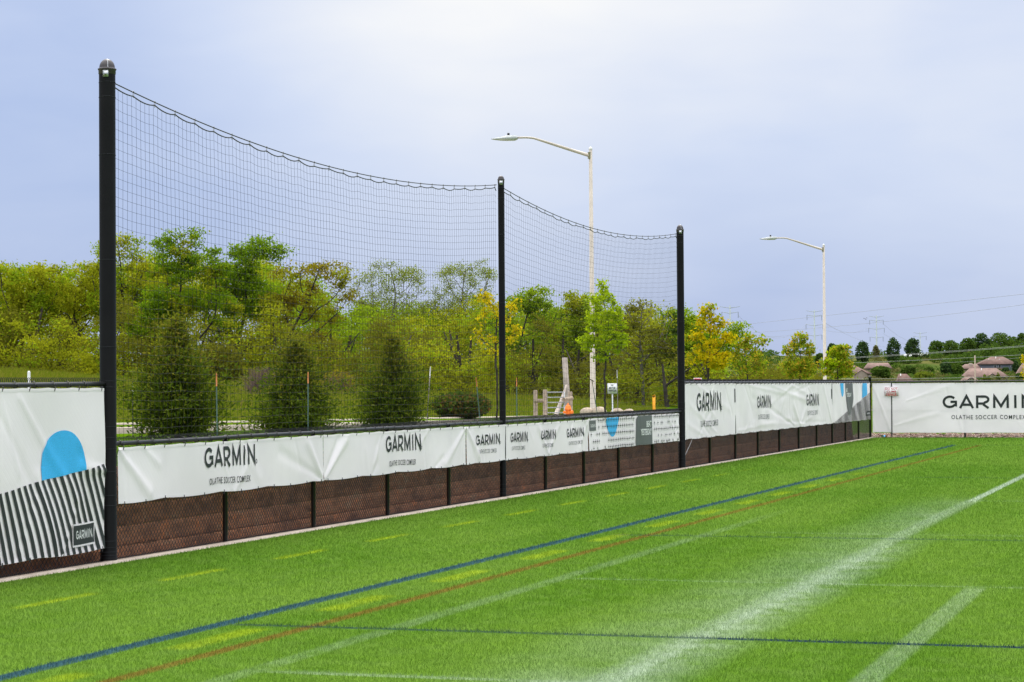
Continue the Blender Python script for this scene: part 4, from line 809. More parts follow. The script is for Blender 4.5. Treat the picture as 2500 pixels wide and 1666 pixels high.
WSPEC = {
 'oak_a': ('olive spring oak at the left end of the woods', M_OAK, M_BARK, dict(mat2=M_OAKM, split=.25, fill=9000)),
 'oak_b': ('open olive oak with sky gaps just left of the nearest pole', M_OAK, M_BARK, dict(per=55, fill=3500)),
 'oak_c': ('tall olive oak half hidden by the nearest pole', M_OAK, M_BARK, dict(mat2=M_OAKM, split=.1, fill=3500)),
 'oak_d': ('tallest deep green oak with two knobbly tops behind the net', M_OAKG, M_BARK, dict(mat2=M_OAK, split=.55, fill=13000)),
 'oak_e': ('deep green oak with domed top, between the tallest oak and the rust oak', M_OAKG, M_BARK, dict(mat2=M_OAKM, split=.6, fill=9000)),
 'oak_f': ('rust leaved oak with open dark limbs behind the long net', M_RUST, M_BARK, dict(mat2=M_OAK, split=.2, per=55, fill=3500, maxr=.45)),
 'ash_a': ('thin leaved grey twiggy tree right of the rust oak', M_SPARSE, M_BARKG, dict(per=75, natt=520, size=.115, tip=.011, kill=.36)),
 'ash_b': ('thin leaved twiggy tree just left of the middle pole', M_SPARSE, M_BARKG, dict(per=75, natt=520, size=.115, tip=.011, kill=.36)),
 'oak_g': ('dark limbed green oak just right of the middle pole', M_OAKM, M_BARK, dict(mat2=M_OAKG, split=.3, per=62, fill=3500)),
 'oak_h': ('rounded olive green oak behind the lamp post', M_OAKM, M_BARK, dict(mat2=M_OAK, split=.3, fill=9000)),
 'elm_a': ('brownish olive tree with bare lower branches near the farthest pole', M_OAK, M_BARKG, dict(mat2=M_DULL, split=.1, per=18, fill=3000)),
 'oak_i': ('mid green tree spreading behind the farthest pole', M_OAKG, M_BARK, dict(mat2=M_OAKM, split=.0, fill=7000)),
}
for i, (k, (lab, ml, mb, kw)) in enumerate(WSPEC.items()):
    xy, lobes = WOODS[k]; lobes = [(p_[0], p_[1], p_[2]-.1, p_[3]*1.22, p_[4]*1.12) for p_ in lobes]; args = dict(tip=.017, natt=380, per=70, size=.175, spread=.25, group=WG); args.update(kw)
    tree('ash_tree' if k.startswith('ash') else 'elm_tree' if k.startswith('elm') else 'oak_tree', lab, xy, lobes, ml, mb, 100+i*7, **args)
# undergrowth along the woodland edge: one tangled mass
rr = np.random.default_rng(77)
def edge_mass(n, per, px0, px1, d0, d1, top, seed, sx, sz, bias=.75):
    # leaf masses at random heights between the ground and an uneven canopy line
    r_ = np.random.default_rng(seed); m_ = n//per; px = r_.uniform(px0, px1, m_); dd = r_.uniform(d0, d1, m_); kx = (px-1176.5)/5060.0
    x = CX+FWX*dd+FWY*dd*kx; y = CY+FWY*dd-FWX*dd*kx; z0 = terrain(x, y); z1 = np.maximum(z0+.6, top(px, dd, x, y))
    z = z0+(z1-z0)*r_.uniform(0, 1, m_)**bias; k = r_.integers(0, m_, n); wgt = r_.uniform(.5, 1.4, m_)[k]
    return np.stack([x, y, z], 1)[k]+r_.normal(size=(n, 3))*np.array([sx, sx, sz])*wgt[:, None], k
def und_top(px, dd, x, y):
    hgt = 1.7+.9*np.sin(px*.021+1)+.7*np.sin(px*.052)+.45*np.sin(px*.13+2)+.35*np.sin(px*.29)
    hgt = hgt*np.interp(px, [1560, 1700, 1900], [1, .75, .45]); return terrain(x, y)+np.clip(hgt+1.2, .7, 5)
C, k = edge_mass(170000, 110, -60, 1960, 127, 142, und_top, 5, .42, .24)
f = np.sin(C[:, 0]*.55)+np.sin(C[:, 1]*.9+C[:, 2])+np.random.default_rng(3).normal(size=20000)[k % 20000]*.6
tag(leaves(C[f > .75], .165, rr).build('undergrowth', M_OAK), 'tangled olive green undergrowth along the foot of the woods', 'undergrowth', kind='stuff')
tag(leaves(C[(f <= .75) & (f > .35)], .165, rr).build('undergrowth', M_OAKM), 'mid green bushes mixed through the foot of the woods', 'undergrowth', kind='stuff')
tag(leaves(C[f <= .35], .165, rr).build('undergrowth', M_DULL), 'dull brown green brush low along the woodland edge', 'undergrowth', kind='stuff')
# the deeper part of the woods, one mass of crowns seen between the nearer oaks
def back_top(px, dd, x, y):
    sky_ = np.interp(px, [-60, 60, 170, 290, 430, 520, 590, 720, 800, 880, 1000, 1060, 1180, 1330, 1470, 1600, 1660], [605, 612, 650, 600, 575, 620, 585, 645, 725, 690, 725, 690, 705, 705, 710, 760, 800])
    sky_ = sky_+14*np.sin(px*.05)+11*np.sin(px*.117+1)+7*np.sin(px*.31); return CZ+dd*(890-sky_)/5060.0-.5
C, k = edge_mass(230000, 120, -60, 1650, 142, 160, back_top, 9, .46, .22, .5)
f = np.sin(C[:, 0]*.45)+np.sin(C[:, 0]*.21+1)+np.random.default_rng(4).normal(size=20000)[k % 20000]*.7
tag(leaves(C[f > 0], .185, rr).build('deep_wood', M_OAK), 'olive crowns deeper in the woods, seen between the nearer oaks', 'wood', kind='stuff')
tag(leaves(C[f <= 0], .185, rr).build('deep_wood', M_OAKM), 'greener crowns deeper in the woods, seen between the nearer oaks', 'wood', kind='stuff')
P0 = C[::2300].copy(); P0 += np.array([-FWX, -FWY, 0])*np.random.default_rng(8).uniform(4, 17, (len(P0), 1)); P0[:, 2] = terrain(P0[:, 0], P0[:, 1])-.1; P1 = P0+np.array([0, 0, 3.3])+rr.normal(size=P0.shape)*np.array([.9, .9, .5])
tag(Geo().segs(P0, P1, .16, .07, 6).segs(P0*.5+P1*.5, P0*.5+P1*.5+rr.normal(size=P0.shape)*np.array([1.3, 1.3, .3])+np.array([0, 0, 1.5]), .08, .03, 5).build('deep_trunks', M_BARK), 'dark trunks standing deep inside the woods', 'wood', kind='stuff')
# street trees in the verge
SG = 'young street trees along the road'
SSPEC = {'s0': ('thin yellow street tree seen behind the middle pole', M_YELLOW, None, dict(per=16, natt=170, size=.10, spread=.06, step=.10, kill=.13, tip=.005, trunk_h=1.5, maxr=.045)),
 's1': ('lime green slender street tree right of the lamp post, with a tuft on top', M_LIME, None, dict(per=44, natt=280, size=.10, spread=.07, step=.10, kill=.13, tip=.004, trunk_h=1.5, maxr=.05)),
 's2': ('largest yellow street tree right of the farthest pole', M_YELLOW, M_MAPLE, dict(per=30, natt=270, size=.125, spread=.08, step=.12, kill=.15, tip=.005, trunk_h=1.2, maxr=.05, split=.35)),
 's3': ('olive maple with reddish tips beside the largest yellow tree', M_MAPLE, None, dict(per=32, natt=230, size=.125, spread=.09, step=.12, kill=.16, tip=.005, trunk_h=.9, maxr=.05)),
 's4': ('rounded green maple with knobbly top left of the far lamp post', M_MAPLE, None, dict(per=36, natt=240, size=.135, spread=.09, step=.12, kill=.16, tip=.005, trunk_h=.9, maxr=.05)),
 's5': ('small dense maple right of the far lamp post', M_MAPLE, M_LIME, dict(per=38, natt=240, size=.145, spread=.10, step=.13, kill=.17, tip=.005, trunk_h=.8, maxr=.05, split=.8)),
 's6': ('yellow tree at the right edge beyond the far fence', M_YELLOW, M_MAPLE, dict(per=24, natt=170, size=.10, spread=.07, step=.10, kill=.14, tip=.005, trunk_h=1.2, maxr=.05, split=.5))}
for i, (k, (lab, ml, m2, kw)) in enumerate(SSPEC.items()):
    xy, lobes = STREET[k]; lobes = [(p_[0], p_[1], p_[2], p_[3]*(1.22 if k == 's1' else 1.08), p_[4]*1.05) for p_ in lobes]; tree('street_tree', lab, xy, lobes, ml, M_BARK, 300+i*11, group=SG, mat2=m2, **kw)
# cedars beside the wall
def cedar(x, y, h, w_, seed, label):
    rr = np.random.default_rng(seed); bz = float(terrain(x, y)); t = thing('cedar_tree', label, 'tree', (x, y, bz), 'dark young cedars behind the low fence')
    Geo().tube([(x, y, bz-.1), (x+.02, y, bz+h*.5), (x, y, bz+h*.96)], [.045, .028, .006], 7).build('trunk', M_BARK, t, True)
    n = 330; tz = rr.uniform(0, 1, n)**1.45; bow = np.random.default_rng(seed+5).uniform(0, 6.28, 3); az = rr.uniform(0, 6.28, n); R0 = w_*np.where(tz < .12, .82+1.5*tz, 1.0)*(1-tz**1.2)**.85*np.where(tz > .6, .75, 1.)*(.45+.66*rr.random(n)+.55*(rr.random(n) > .90))*(.80+.16*np.sin(az*3+bow[0]+tz*9)+.12*np.sin(az*2+bow[1]-tz*15)+.10*np.sin(tz*23+bow[2]))+.05
    b0 = np.stack([np.full(n, x), np.full(n, y), bz+.12+tz*(h-.15)], 1); b1 = b0+np.stack([R0*np.cos(az), R0*np.sin(az), R0*rr.uniform(-.25, .55, n)], 1)
    Geo().segs(b0, b1, .007, .002, 3).build('branches', M_BARK, t)
    per = 150; s = rr.uniform(.20, 1.12, (n, per)); C = (b0[:, None]+(b1-b0)[:, None]*s[:, :, None]).reshape(-1, 3)
    C = C+rr.normal(size=C.shape)*(.040+.055*s.reshape(-1, 1)); dr = np.repeat(b1-b0, per, 0); dr /= np.linalg.norm(dr, axis=1, keepdims=True)
    keep = rr.random(len(C)) < (1-.72*np.repeat(tz, per)**.8)*np.repeat(rr.uniform(.35, 1, n), per); C = C[keep]; dr = dr[keep]; tk = np.repeat(tz, per)[keep]
    dr = dr*.8+np.array([0, 0, .25]); nw = tk+rr.normal(size=len(tk))*.16 > .50; leaves(C[~nw], .078, rr, .34, up=dr[~nw]).build('foliage', M_SPRUCE, t); leaves(C[nw], .070, rr, .34, up=dr[nw]).build('upper_foliage', M_SPRUCE2, t); return t  # sprays turn to a lighter, yellower green towards the top
cedar(-4.5, 11.55, 1.85, .95, 41, 'dark cedar nearest the first pole, tallest of the three')
cedar(-4.5, 16.2, 1.66, .95, 42, 'dark cedar standing between the other two cedars')
cedar(-4.5, 20.95, 1.88, .90, 43, 'dark cedar nearest the middle pole')
# juniper and thin brush in the meadow
rr = np.random.default_rng(5)
def bush(name, label, c, rx, rz, mat, n, size, twigs=0, tm=None, cat='bush'):
    bz = float(terrain(c[0], c[1])); t = thing(name, label, cat, (c[0], c[1], bz))
    m = max(20, twigs); a = rr.uniform(0, 6.3, m); e = rr.uniform(.25, 1.35, m); b0 = np.array([[c[0], c[1], bz]])+rr.normal(size=(m, 3))*np.array([rx*.25, rx*.25, .01])
    b1 = b0+np.stack([rx*np.cos(e)*np.cos(a), rx*np.cos(e)*np.sin(a), rz*1.8*np.sin(e)], 1); mid_ = (b0+b1)/2+rr.normal(size=(m, 3))*rx*.08
    Geo().segs(b0, mid_, .014, .009, 3).segs(mid_, b1, .009, .004, 3).build('stems', tm or M_BARK, t)
    if n: leaves(sample_lobes([(c[0], c[1], bz+rz*.85, rx, rz)], n, rr, .4)[0], size, rr).build('foliage', mat, t)
    return t
bush('juniper_bush', 'dark spreading juniper with rusty side on the lawn behind the net', MISC['juniper'], 1.05, .48, M_JUN, 3600, .15, 60)
bush('brush_clump', 'pinkish bare brush between the first two cedars', MISC['brush1'], 1.0, .75, M_DULL, 260, .12, 420, M_TWIG)
bush('brush_clump', 'reddish brown brush between the second and third cedar', MISC['brush2'], .95, .70, M_RUST, 900, .13, 300, M_TWIG)

bush('brush_clump', 'dark brown thicket under the rust leaved oak', (-43.2, 94.5), 1.5, 1.3, M_DULL, 5000, .16, 160, M_BARK)

# ------------------------------------------------------------------ street lamps
def street_lamp(b0, top, scale, label):
    bx, by = top[0], top[1]; bz = float(terrain(bx, by)); zt = top[2]
    t = thing('street_lamp', label, 'street lamp', (bx, by, bz), 'tall pale street lamps along the road'); lean = np.array([b0[0]-top[0], b0[1]-top[1], 0])
    dirv = np.array([-FWY, FWX, 0.])*-1; dirv = np.array([-.955, -.297, 0.])
    Geo().tube([(bx+lean[0]*.3, by, bz-.1), (bx, by, zt)], [.088, .050], 20).build('pole', M_LAMP, t, True)
    Geo().lathe([(.052, 0), (.056, .01), (.056, .05), (.03, .085), (.001, .095)], (bx, by, zt), 16).build('pole_cap', M_TRIM, t, True)
    Geo().box((bx-.17, by-.17, bz-.02), (bx+.17, by+.17, bz+.03)).lathe([(.15, .03), (.15, .12), (.11, .20), (.08, .22)], (bx, by, bz), 16).build('base', M_LAMP, t)
    J = np.array([bx, by, zt-.17])
    P = [J+dirv*(.045+x_)*1.0+np.array([0, 0, z_]) for x_, z_ in ((0, 0), (.60, .19), (1.15, .37), (1.55, .50), (1.68, .538), (1.80, .555), (1.95, .56), (2.22, .555))]
    arm = Geo().tube(P, [.052, .046, .040, .034, .032, .031, .030, .030], 12).build('arm', M_LAMP, t, True)
    Geo().tube([J+dirv*.03+np.array([0, 0, .10]), J+dirv*.03-np.array([0, 0, .10])], .058, 12).build('bracket', M_LAMP, t, True)
    # flat cobra-head luminaire
    o = J+dirv*2.20+np.array([0, 0, .55]); side = np.cross(dirv, (0, 0, 1)); q = Geo(); secs = [(0, .05, .055, .045), (.08, .10, .07, .075), (.32, .14, .075, .07), (.52, .13, .03, .055), (.72, .07, .012, .028), (.80, .02, .005, .012)]
    V = []
    for x_, hw, up_, dn in secs:
        for a, z_ in ((-1, 0), (-.8, up_), (.8, up_), (1, 0), (.8, -dn), (-.8, -dn)): V.append(o+dirv*x_+side*hw*a+np.array([0, 0, z_-.030*x_]))
    F = [(s_*6+i, s_*6+(i+1) % 6, s_*6+6+(i+1) % 6, s_*6+6+i) for s_ in range(5) for i in range(6)]+[(0, 1, 2, 3), (0, 3, 4, 5), (30, 31, 32, 33), (30, 33, 34, 35)]
    q.add(np.array(V), F); lum = q.build('luminaire', M_LUM, t)
    pc = o+dirv*.28+np.array([0, 0, .065]); Geo().lathe([(.038, 0), (.038, .075), (.03, .085), (.001, .088)], pc, 12).build('photocell', M_BLACK, lum, True)
    return t
for (b0, tp), lab in zip(LAMPS, ('pale street lamp rising behind the net, arm reaching left', 'smaller pale street lamp right of the farthest pole')): street_lamp(b0, tp, 1, lab)

# ------------------------------------------------------------------ small things behind the fence
for kind, tp, bt in STAKES:
    x, y = bt[0], bt[1]; bz = float(terrain(x, y)); lab = None
    dx = (tp[0]-bt[0], tp[1]-bt[1]); k_ = (tp[2]-bz)/max(.1, tp[2]-bt[2]) if tp[2]-bt[2] > .2 else 1
    b0 = np.array([tp[0]-dx[0]*k_, tp[1]-dx[1]*k_, bz-.15]); T_ = np.array(tp); ln = np.linalg.norm(T_-b0); dv = (T_-b0)/ln
    labels = {0: 'green steel stake with orange tip beside the second cedar', 1: 'green stake with orange tip beside the first cedar', 2: 'leaning green stake with orange tip left of the middle pole', 3: 'green stake with orange tip right of the middle pole', 4: 'steeply leaning stake with brown top before the lamp post', 5: 'dark stake with white tip beside the third cedar', 6: 'dark stake with white tip right of the lime tree', 7: 'pale white stake peeking over the tall fence at left', 8: 'thin stake with grey tip in the meadow right of nearest pole'}
    si = [s_[1] for s_ in STAKES].index(tp)
    t = thing('marker_stake', labels[si], 'stake', tuple(b0), 'marker stakes along the verge')
    tipl = .19 if kind in ('orange', 'wood') else .22; s0 = T_-dv*tipl; rad = .018 if si == 7 else .011
    mt = {'orange': M_ORANGE, 'wood': M_WOOD, 'white': M_TRIM}[kind]
    q = Geo().tube([b0, s0], rad*.9, 4); q.build('shaft', M_TRIM if si == 7 else M_GREENM if kind != 'white' else M_BARKG, t)
    Geo().tube([s0, T_-dv*.02, T_], [rad, rad, rad*.6], 6).build('tip', mt, t)
    if kind == 'wood': Geo().tube([T_-np.array([.05, .05, -.01]), T_+np.array([.04, .05, -.05])], .012, 5).build('cross_peg', M_BARK, t)
# fire hydrant
hx, hy, hz = MISC['hyd']; gz = float(terrain(hx-4.3, hy)); hx, hy = MISC['hyd'][0], MISC['hyd'][1]
gz = min(float(terrain(hx, hy)), hz-.62); t = thing('fire_hydrant', 'bright orange fire hydrant on the verge behind the net', 'fire hydrant', (hx, hy, gz)); Hh = hz-gz
pr = [(.13, 0), (.13, .04), (.085, .06), (.085, Hh*.62), (.115, Hh*.63), (.115, Hh*.67), (.10, Hh*.69), (.095, Hh*.80), (.06, Hh*.89), (.03, Hh*.92)]
Geo().lathe(pr, (hx, hy, gz), 20).build('barrel', M_HYD, t, True)
Geo().lathe([(.028, Hh*.90), (.028, Hh*1.0), (.001, Hh*1.0)], (hx, hy, gz), 5).build('operating_nut', M_HYD, t)
for dx, dy, nm in ((.95, -.3, 'pumper_nozzle'), (-.6, -.8, 'hose_nozzle'), (.6, .8, 'hose_nozzle')):
    rr_ = .062 if nm == 'pumper_nozzle' else .042; z_ = gz+Hh*.52; Geo().tube([(hx+dx*.06, hy+dy*.06, z_), (hx+dx*.13, hy+dy*.13, z_), (hx+dx*.135, hy+dy*.135, z_), (hx+dx*.18, hy+dy*.18, z_)], [rr_*.8, rr_*.8, rr_*1.15, rr_*1.1], 12).build(nm, M_HYD, t, True)
Geo().lathe([(.12, Hh*.665), (.125, Hh*.68), (.12, Hh*.695)], (hx, hy, gz), 12).build('bonnet_flange', M_HYD, t)
# ranch gate, log fence, leaning snag
gl, gr = np.array(MISC['gateL']), np.array(MISC['gateR']); gz = float(terrain(gl[0], gl[1]-0))-.0; gz = min(gz, .55); zt = gl[2]
t = thing('metal_gate', 'grey tube farm gate between wooden posts behind the hydrant', 'gate', (gl[0], gl[1], gz))
q = Geo(); v = gr-gl
def gp(s_, z_): return (gl[0]+v[0]*s_, gl[1]+v[1]*s_, z_)
for i in range(6): z_ = gz+.10+i*(zt-gz-.12)/5; Geo().tube([gp(.06, z_), gp(.97, z_)], .019, 8).build('bar', M_STEEL, t, True)
for s_ in (.06, .97): Geo().tube([gp(s_, gz+.08), gp(s_, zt)], .021, 8).build('upright', M_STEEL, t, True)
for nm, key, lab in ((0, 'gateL', 'wooden gate post at the left side of the metal gate'), (1, 'post0', 'wooden fence post one log left of the metal gate'), (2, 'post3', 'wooden fence post right of the metal gate')):
    p = np.array(MISC[key]); q0 = min(float(terrain(p[0], p[1])), .5)
    if nm == 0: p = p+np.array([-.02, -.01, .05])
    o = Geo().tube([(p[0], p[1], q0-.1), (p[0], p[1], p[2]), (p[0], p[1], p[2]+.03)], [.085, .08, .06], 10).build('fence_post', M_WOOD); tag(o, lab, 'fence post', 'wooden posts around the metal gate')
p0, p1, p3 = np.array(MISC['post0']), np.array(MISC['gateL']), np.array(MISC['post3'])
o = Geo().tube([(p0[0]+.03, p0[1]-.10, p0[2]-.38), (p1[0]-.05, p1[1]-.10, p1[2]-.33)], [.075, .07], 9).build('fence_rail', M_WOOD, smooth=True); tag(o, 'round log rail between the two left wooden posts', 'rail', 'log rails beside the gate')
o = Geo().tube([(gr[0]-.02, gr[1]-.12, gr[2]-.28), (p3[0]+.10, p3[1]-.12, p3[2]-.22)], [.075, .075], 9).build('fence_rail', M_WOOD, smooth=True); tag(o, 'short log rail right of the metal gate', 'rail', 'log rails beside the gate')
s0, s1 = np.array(MISC['snagb']), np.array(MISC['snag']); gz = float(terrain(s0[0], s0[1]))
t = thing('dead_trunk', 'tall grey dead trunk with flat top rising behind the gate', 'dead tree', (s0[0], s0[1], gz))
Geo().tube([(s0[0], s0[1], gz-.1), (s0[0], s0[1], gz+.9), (s1[0], s1[1], s1[2])], [.135, .12, .108], 14).build('trunk', M_SNAG, t, True)
a, b_ = np.array(MISC['lean0']), np.array(MISC['lean1']); b_[2] = float(terrain(b_[0], b_[1]))
o = Geo().tube([b_, b_+(a-b_)*.4+np.array([.03, 0, .05]), a], [.10, .075, .04], 10).build('fallen_trunk', M_SNAG, smooth=True); tag(o, 'pale leaning trunk propped against the tall dead trunk', 'dead tree')
# white notice by the lamp
sx, sy, szz = MISC['sign']; gz = float(terrain(sx, sy)); t = thing('notice_sign', 'white notice with black letters on a thin post right of the lamp', 'sign', (sx, sy, gz))
rx_, ry_ = .9523, .3057; Geo().tube([(sx, sy+.02, gz-.1), (sx, sy+.02, szz+.1)], .022, 8).build('post', M_STEEL, t, True)
q = Geo(); W2, H2 = .145, .155
V = [(sx+rx_*a*W2+ry_*o*-1*0-(-.3055)*o*-1, sy+ry_*a*W2-.952*o, szz+.06+b_*H2) for o in (0, .008) for a in (-1, 1) for b_ in (-1, 1)]
V = [(sx+rx_*a*W2+.3055*o, sy+ry_*a*W2-.952*o, szz+.06+b_*H2) for o in (.0, .008) for a in (-1, 1) for b_ in (-1, 1)]
q.add(V, [(0, 1, 3, 2), (4, 6, 7, 5), (0, 4, 5, 1), (2, 3, 7, 6), (0, 2, 6, 4), (1, 5, 7, 3)]); q.build('plate', M_WHITE, t)
for body, hw, z_ in (('NO', .04, .10), ('MOTOR', .095, .02), ('VEHICLES', .125, -.06)):
    Vt, Ft = text_mesh(body, 1.0, .03); a = (Vt[:, 0]*2-1)*hw; q = Geo(); q.add(np.stack([sx+rx_*a+.3055*.011, sy+ry_*a-.952*.011, szz+.03+z_+Vt[:, 1]*.055], 1), Ft); q.build('lettering', M_INK, t)
mx, my, mz = MISC['mark']; gz = float(terrain(mx, my)); t = thing('marker_post', 'flat yellow orange marker post beside the farthest pole', 'marker post', (mx, my, gz))
Geo().box((mx-.035, my-.010, gz-.1), (mx+.035, my+.010, mz-.03)).tube([(mx, my-.010, mz-.03), (mx, my+.010, mz-.03)], .035, 12).build('post', M_YEL, t)
Geo().box((mx-.033, my-.0135, gz), (mx+.033, my-.0105, gz+.28)).build('sticker', M_BLACK, t)
def boulder(p, s_, lab, seed):
    rr_ = np.random.default_rng(seed); gz_ = float(terrain(p[0], p[1])); u = np.linspace(0, 2*math.pi, 15)[:-1]; q = Geo(); pr = []
    for k_ in range(8):
        a = -math.pi/2+math.pi*k_/7; pr.append([(p[0]+s_*math.cos(a)*math.cos(x_)*(1+.12*math.sin(3*x_+seed)+.06*math.sin(7*x_)), p[1]+s_*.8*math.cos(a)*math.sin(x_)*(1+.1*math.cos(2*x_+seed)), gz_+s_*.45+s_*.65*math.sin(a)*(1+.1*math.sin(5*x_+k_))) for x_ in u])
    V = np.array(pr).reshape(-1, 3); F = [(i*14+j, i*14+(j+1) % 14, i*14+14+(j+1) % 14, i*14+14+j) for i in range(7) for j in range(14)]
    o = q.add(V, F).build('boulder', M_STONE, smooth=True); tag(o, lab, 'boulder', 'tan boulders around the lamp foot')
boulder((-7.22, 44.35), .24, 'tan boulder left of the lamp foot', 1); boulder((-6.82, 44.35), .26, 'large tan boulder right of the lamp foot', 4)
boulder((-6.42, 44.9), .22, 'pinkish boulder under the white notice', 2); boulder((-6.10, 45.1), .20, 'flat pinkish boulder right of the white notice', 3)
x, y, z_ = MISC['redsign']; gz = float(terrain(x, y)); t = thing('red_sign', 'small dark red sign just showing above the tall fence', 'sign', (x, y, gz))
Geo().tube([(x, y+.02, gz), (x, y+.02, z_)], .02, 8).build('post', M_STEEL, t); Geo().box((x-.14, y-.008, z_-.10), (x+.14, y+.008, z_+.055)).build('plate', M_WHITE, t); Geo().box((x-.12, y-.012, z_-.085), (x+.12, y-.0085, z_+.04)).build('panel', M_RED, t)
for key, hw, lab in (('boxa', .13, 'pale box top left of the two peeking over the tall fence'), ('boxb', .10, 'pale box top nearer the rounded maple, peeking over the tall fence')):
    x, y, z_ = MISC[key]; gz = float(terrain(x, y)); t = thing('utility_box', lab, 'utility box', (x, y, gz))
    Geo().box((x-hw, y-.12, gz), (x+hw, y+.12, z_-.02)).build('cabinet', M_SIDEC, t); Geo().box((x-hw-.02, y-.14, z_-.02), (x+hw+.02, y+.14, z_+.04)).build('lid', M_SIDEC, t)

# ------------------------------------------------------------------ distant hillside: trees, houses
FM = {'dark': M_FARD, 'mid': M_FARM, 'lime': M_FARL, 'olive': M_FARO, 'purple': M_FARP}
FL = ['dark green tree left of the pale tower, behind the small maple', 'pale olive tree standing against the third tower', 'tall dark tree right of the third tower', 'dark round tree left of the farthest tower', 'broad mid green tree before the long brown roofs', 'mid green tree above the small hipped roof', 'dark dense tree left of the big roofed house', 'mid green tree touching the big roofed house', 'bright lime bush mass low above the far fence', 'dusky purple bush, left one below the pale far house', 'dusky purple bush, right one below the pale far house', 'small dark tree right of the big roofed house', 'dark tree right of the blue grey house', 'mid green bush at right edge above the fence',
      'mid green tree at the left end of the ridge wood', 'second mid green tree of the ridge wood', 'third mid green tree of the ridge wood', 'dark tree on the ridge where the wood steps up', 'largest broad crown on the ridge wood', 'ridge tree at the right edge of the photo', 'small lime crown in front of the ridge wood', 'large olive tree on the slope above the wooden pole', 'dark tree below the ridge above the blue grey house', 'dark tree peeking right of the far lamp', 'green crown just left of the far lamp', 'small green tree behind the long brown roofs', 'green bush left of the dark dense tree']
for i, (k, p, h_, r_, ) in enumerate(FAR):
    rr = np.random.default_rng(600+i); x, y, zb = p; gz = min(float(terrain(x, y)), zb); t = thing('broadleaf_tree', FL[i], 'tree', (x, y, gz), 'trees on the far hillside')
    zt = zb+h_; Geo().tube([(x, y, gz-.3), (x, y, zb+h_*.3), (x+.2, y, zb+h_*.7)], [.35, .28, .1], 7).build('trunk', M_BARK, t, True)
    n = 12; lobes = [(x, y, zb+h_*.48, r_*.80, h_*.50)]
    for _ in range(n): a = rr.uniform(0, 6.3); u_ = rr.uniform(.25, .95); rad = r_*.62*math.sqrt(max(.05, 1-(u_*1.0-.25)**2*1.2)); lobes.append((x+rad*math.cos(a), y+rad*math.sin(a), zb+h_*(.0+.88*u_), r_*rr.uniform(.22, .46), h_*rr.uniform(.10, .19)))
    lobes.append((x, y, zb+h_*.86, r_*.42, h_*.13))
    C = sample_lobes(lobes, 1500 if r_ > 2.5 else 900, rr, .55)[0]; leaves(C, .85 if r_ > 2.5 else .65, rr, .7).build('crown', FM[k], t)
for i, (p, h_) in enumerate(CYP):
    rr = np.random.default_rng(900+i); x, y, zb = p; gz = min(float(terrain(x, y)), zb); t = thing('cypress_tree', ['yellow green columnar cypress left of the gabled roof middle', 'yellow green columnar cypress before the right house wall', 'shortest columnar cypress beside the left cypress'][i], 'tree', (x, y, gz), 'columnar cypresses before the houses')
    Geo().tube([(x, y, gz-.2), (x, y, zb+h_*.8)], [.12, .03], 6).build('trunk', M_BARK, t); leaves(sample_lobes([(x, y, zb+h_*.32, .95, h_*.4), (x, y, zb+h_*.68, .5, h_*.34)], 500, rr, .3)[0], .45, rr, .6).build('foliage', M_FARL, t)
# far wood: the mass of crowns behind the named ridge trees
rr = np.random.default_rng(31); lobes = []
for i in range(170):
    dpt = rr.uniform(915, 1040); lat = rr.uniform(.10, .275)*dpt; lat = lat if rr.random() < .35 else rr.uniform(.200, .275)*dpt; x, y = CX+FWX*dpt+FWY*lat, CY+FWY*dpt-FWX*lat; z_ = float(terrain(x, y)); hh_ = rr.uniform(2.2, 3.6)*(.50+1.15*max(0., (lat/dpt-.178)/.06)); lobes.append((x, y, z_+hh_*.7, rr.uniform(3, 5), hh_))
tag(leaves(sample_lobes(lobes, 60000, rr, .5)[0], 1.0, rr, .7).build('far_wood', M_FARM), 'continuous green wood along the distant ridge at right', 'wood', kind='stuff')
lobes = []
for i in range(520):
    dpt = rr.uniform(700, 990); lat = rr.uniform(.10, .275)*dpt; x, y = CX+FWX*dpt+FWY*lat, CY+FWY*dpt-FWX*lat; z_ = float(terrain(x, y)); lobes.append((x, y, z_+.5, rr.uniform(1.5, 5.0), rr.uniform(.7, 1.7)))
tag(leaves(sample_lobes(lobes[::2], 34000, rr, .4)[0], .7, rr, .7).build('hillside_scrub', M_FARM), 'green bushes scattered over the distant slope', 'scrub', kind='stuff')
tag(leaves(sample_lobes(lobes[1::2], 34000, rr, .4)[0], .7, rr, .7).build('hillside_scrub', M_FARO), 'olive and tan scrub scattered over the distant slope', 'scrub', kind='stuff')
HL = {'A': ('blue grey house with broad hipped brown roof', M_SIDEB, M_ROOF), 'B': ('long low tan house in front of the blue grey house', M_SIDET, M_ROOF2), 'C': ('tan house with the biggest hipped roof and small front gable', M_SIDET, M_ROOF2), 'D': ('little tan gabled roof lowest above the far fence', M_SIDET, M_ROOF2), 'E': ('cream house with white roof trim cut by the right edge', M_SIDEC, M_ROOF2),
      'F': ('tan gabled house right of the small dense maple', M_SIDET, M_ROOF2), 'G': ('long brown roofed house behind the broad green tree', M_SIDET, M_ROOF2), 'H': ('brown hipped roof with white vent left of the lime bush', M_SIDET, M_ROOF), 'I': ('pale far house high on the slope behind purple bushes', M_SIDEC, M_LUM)}
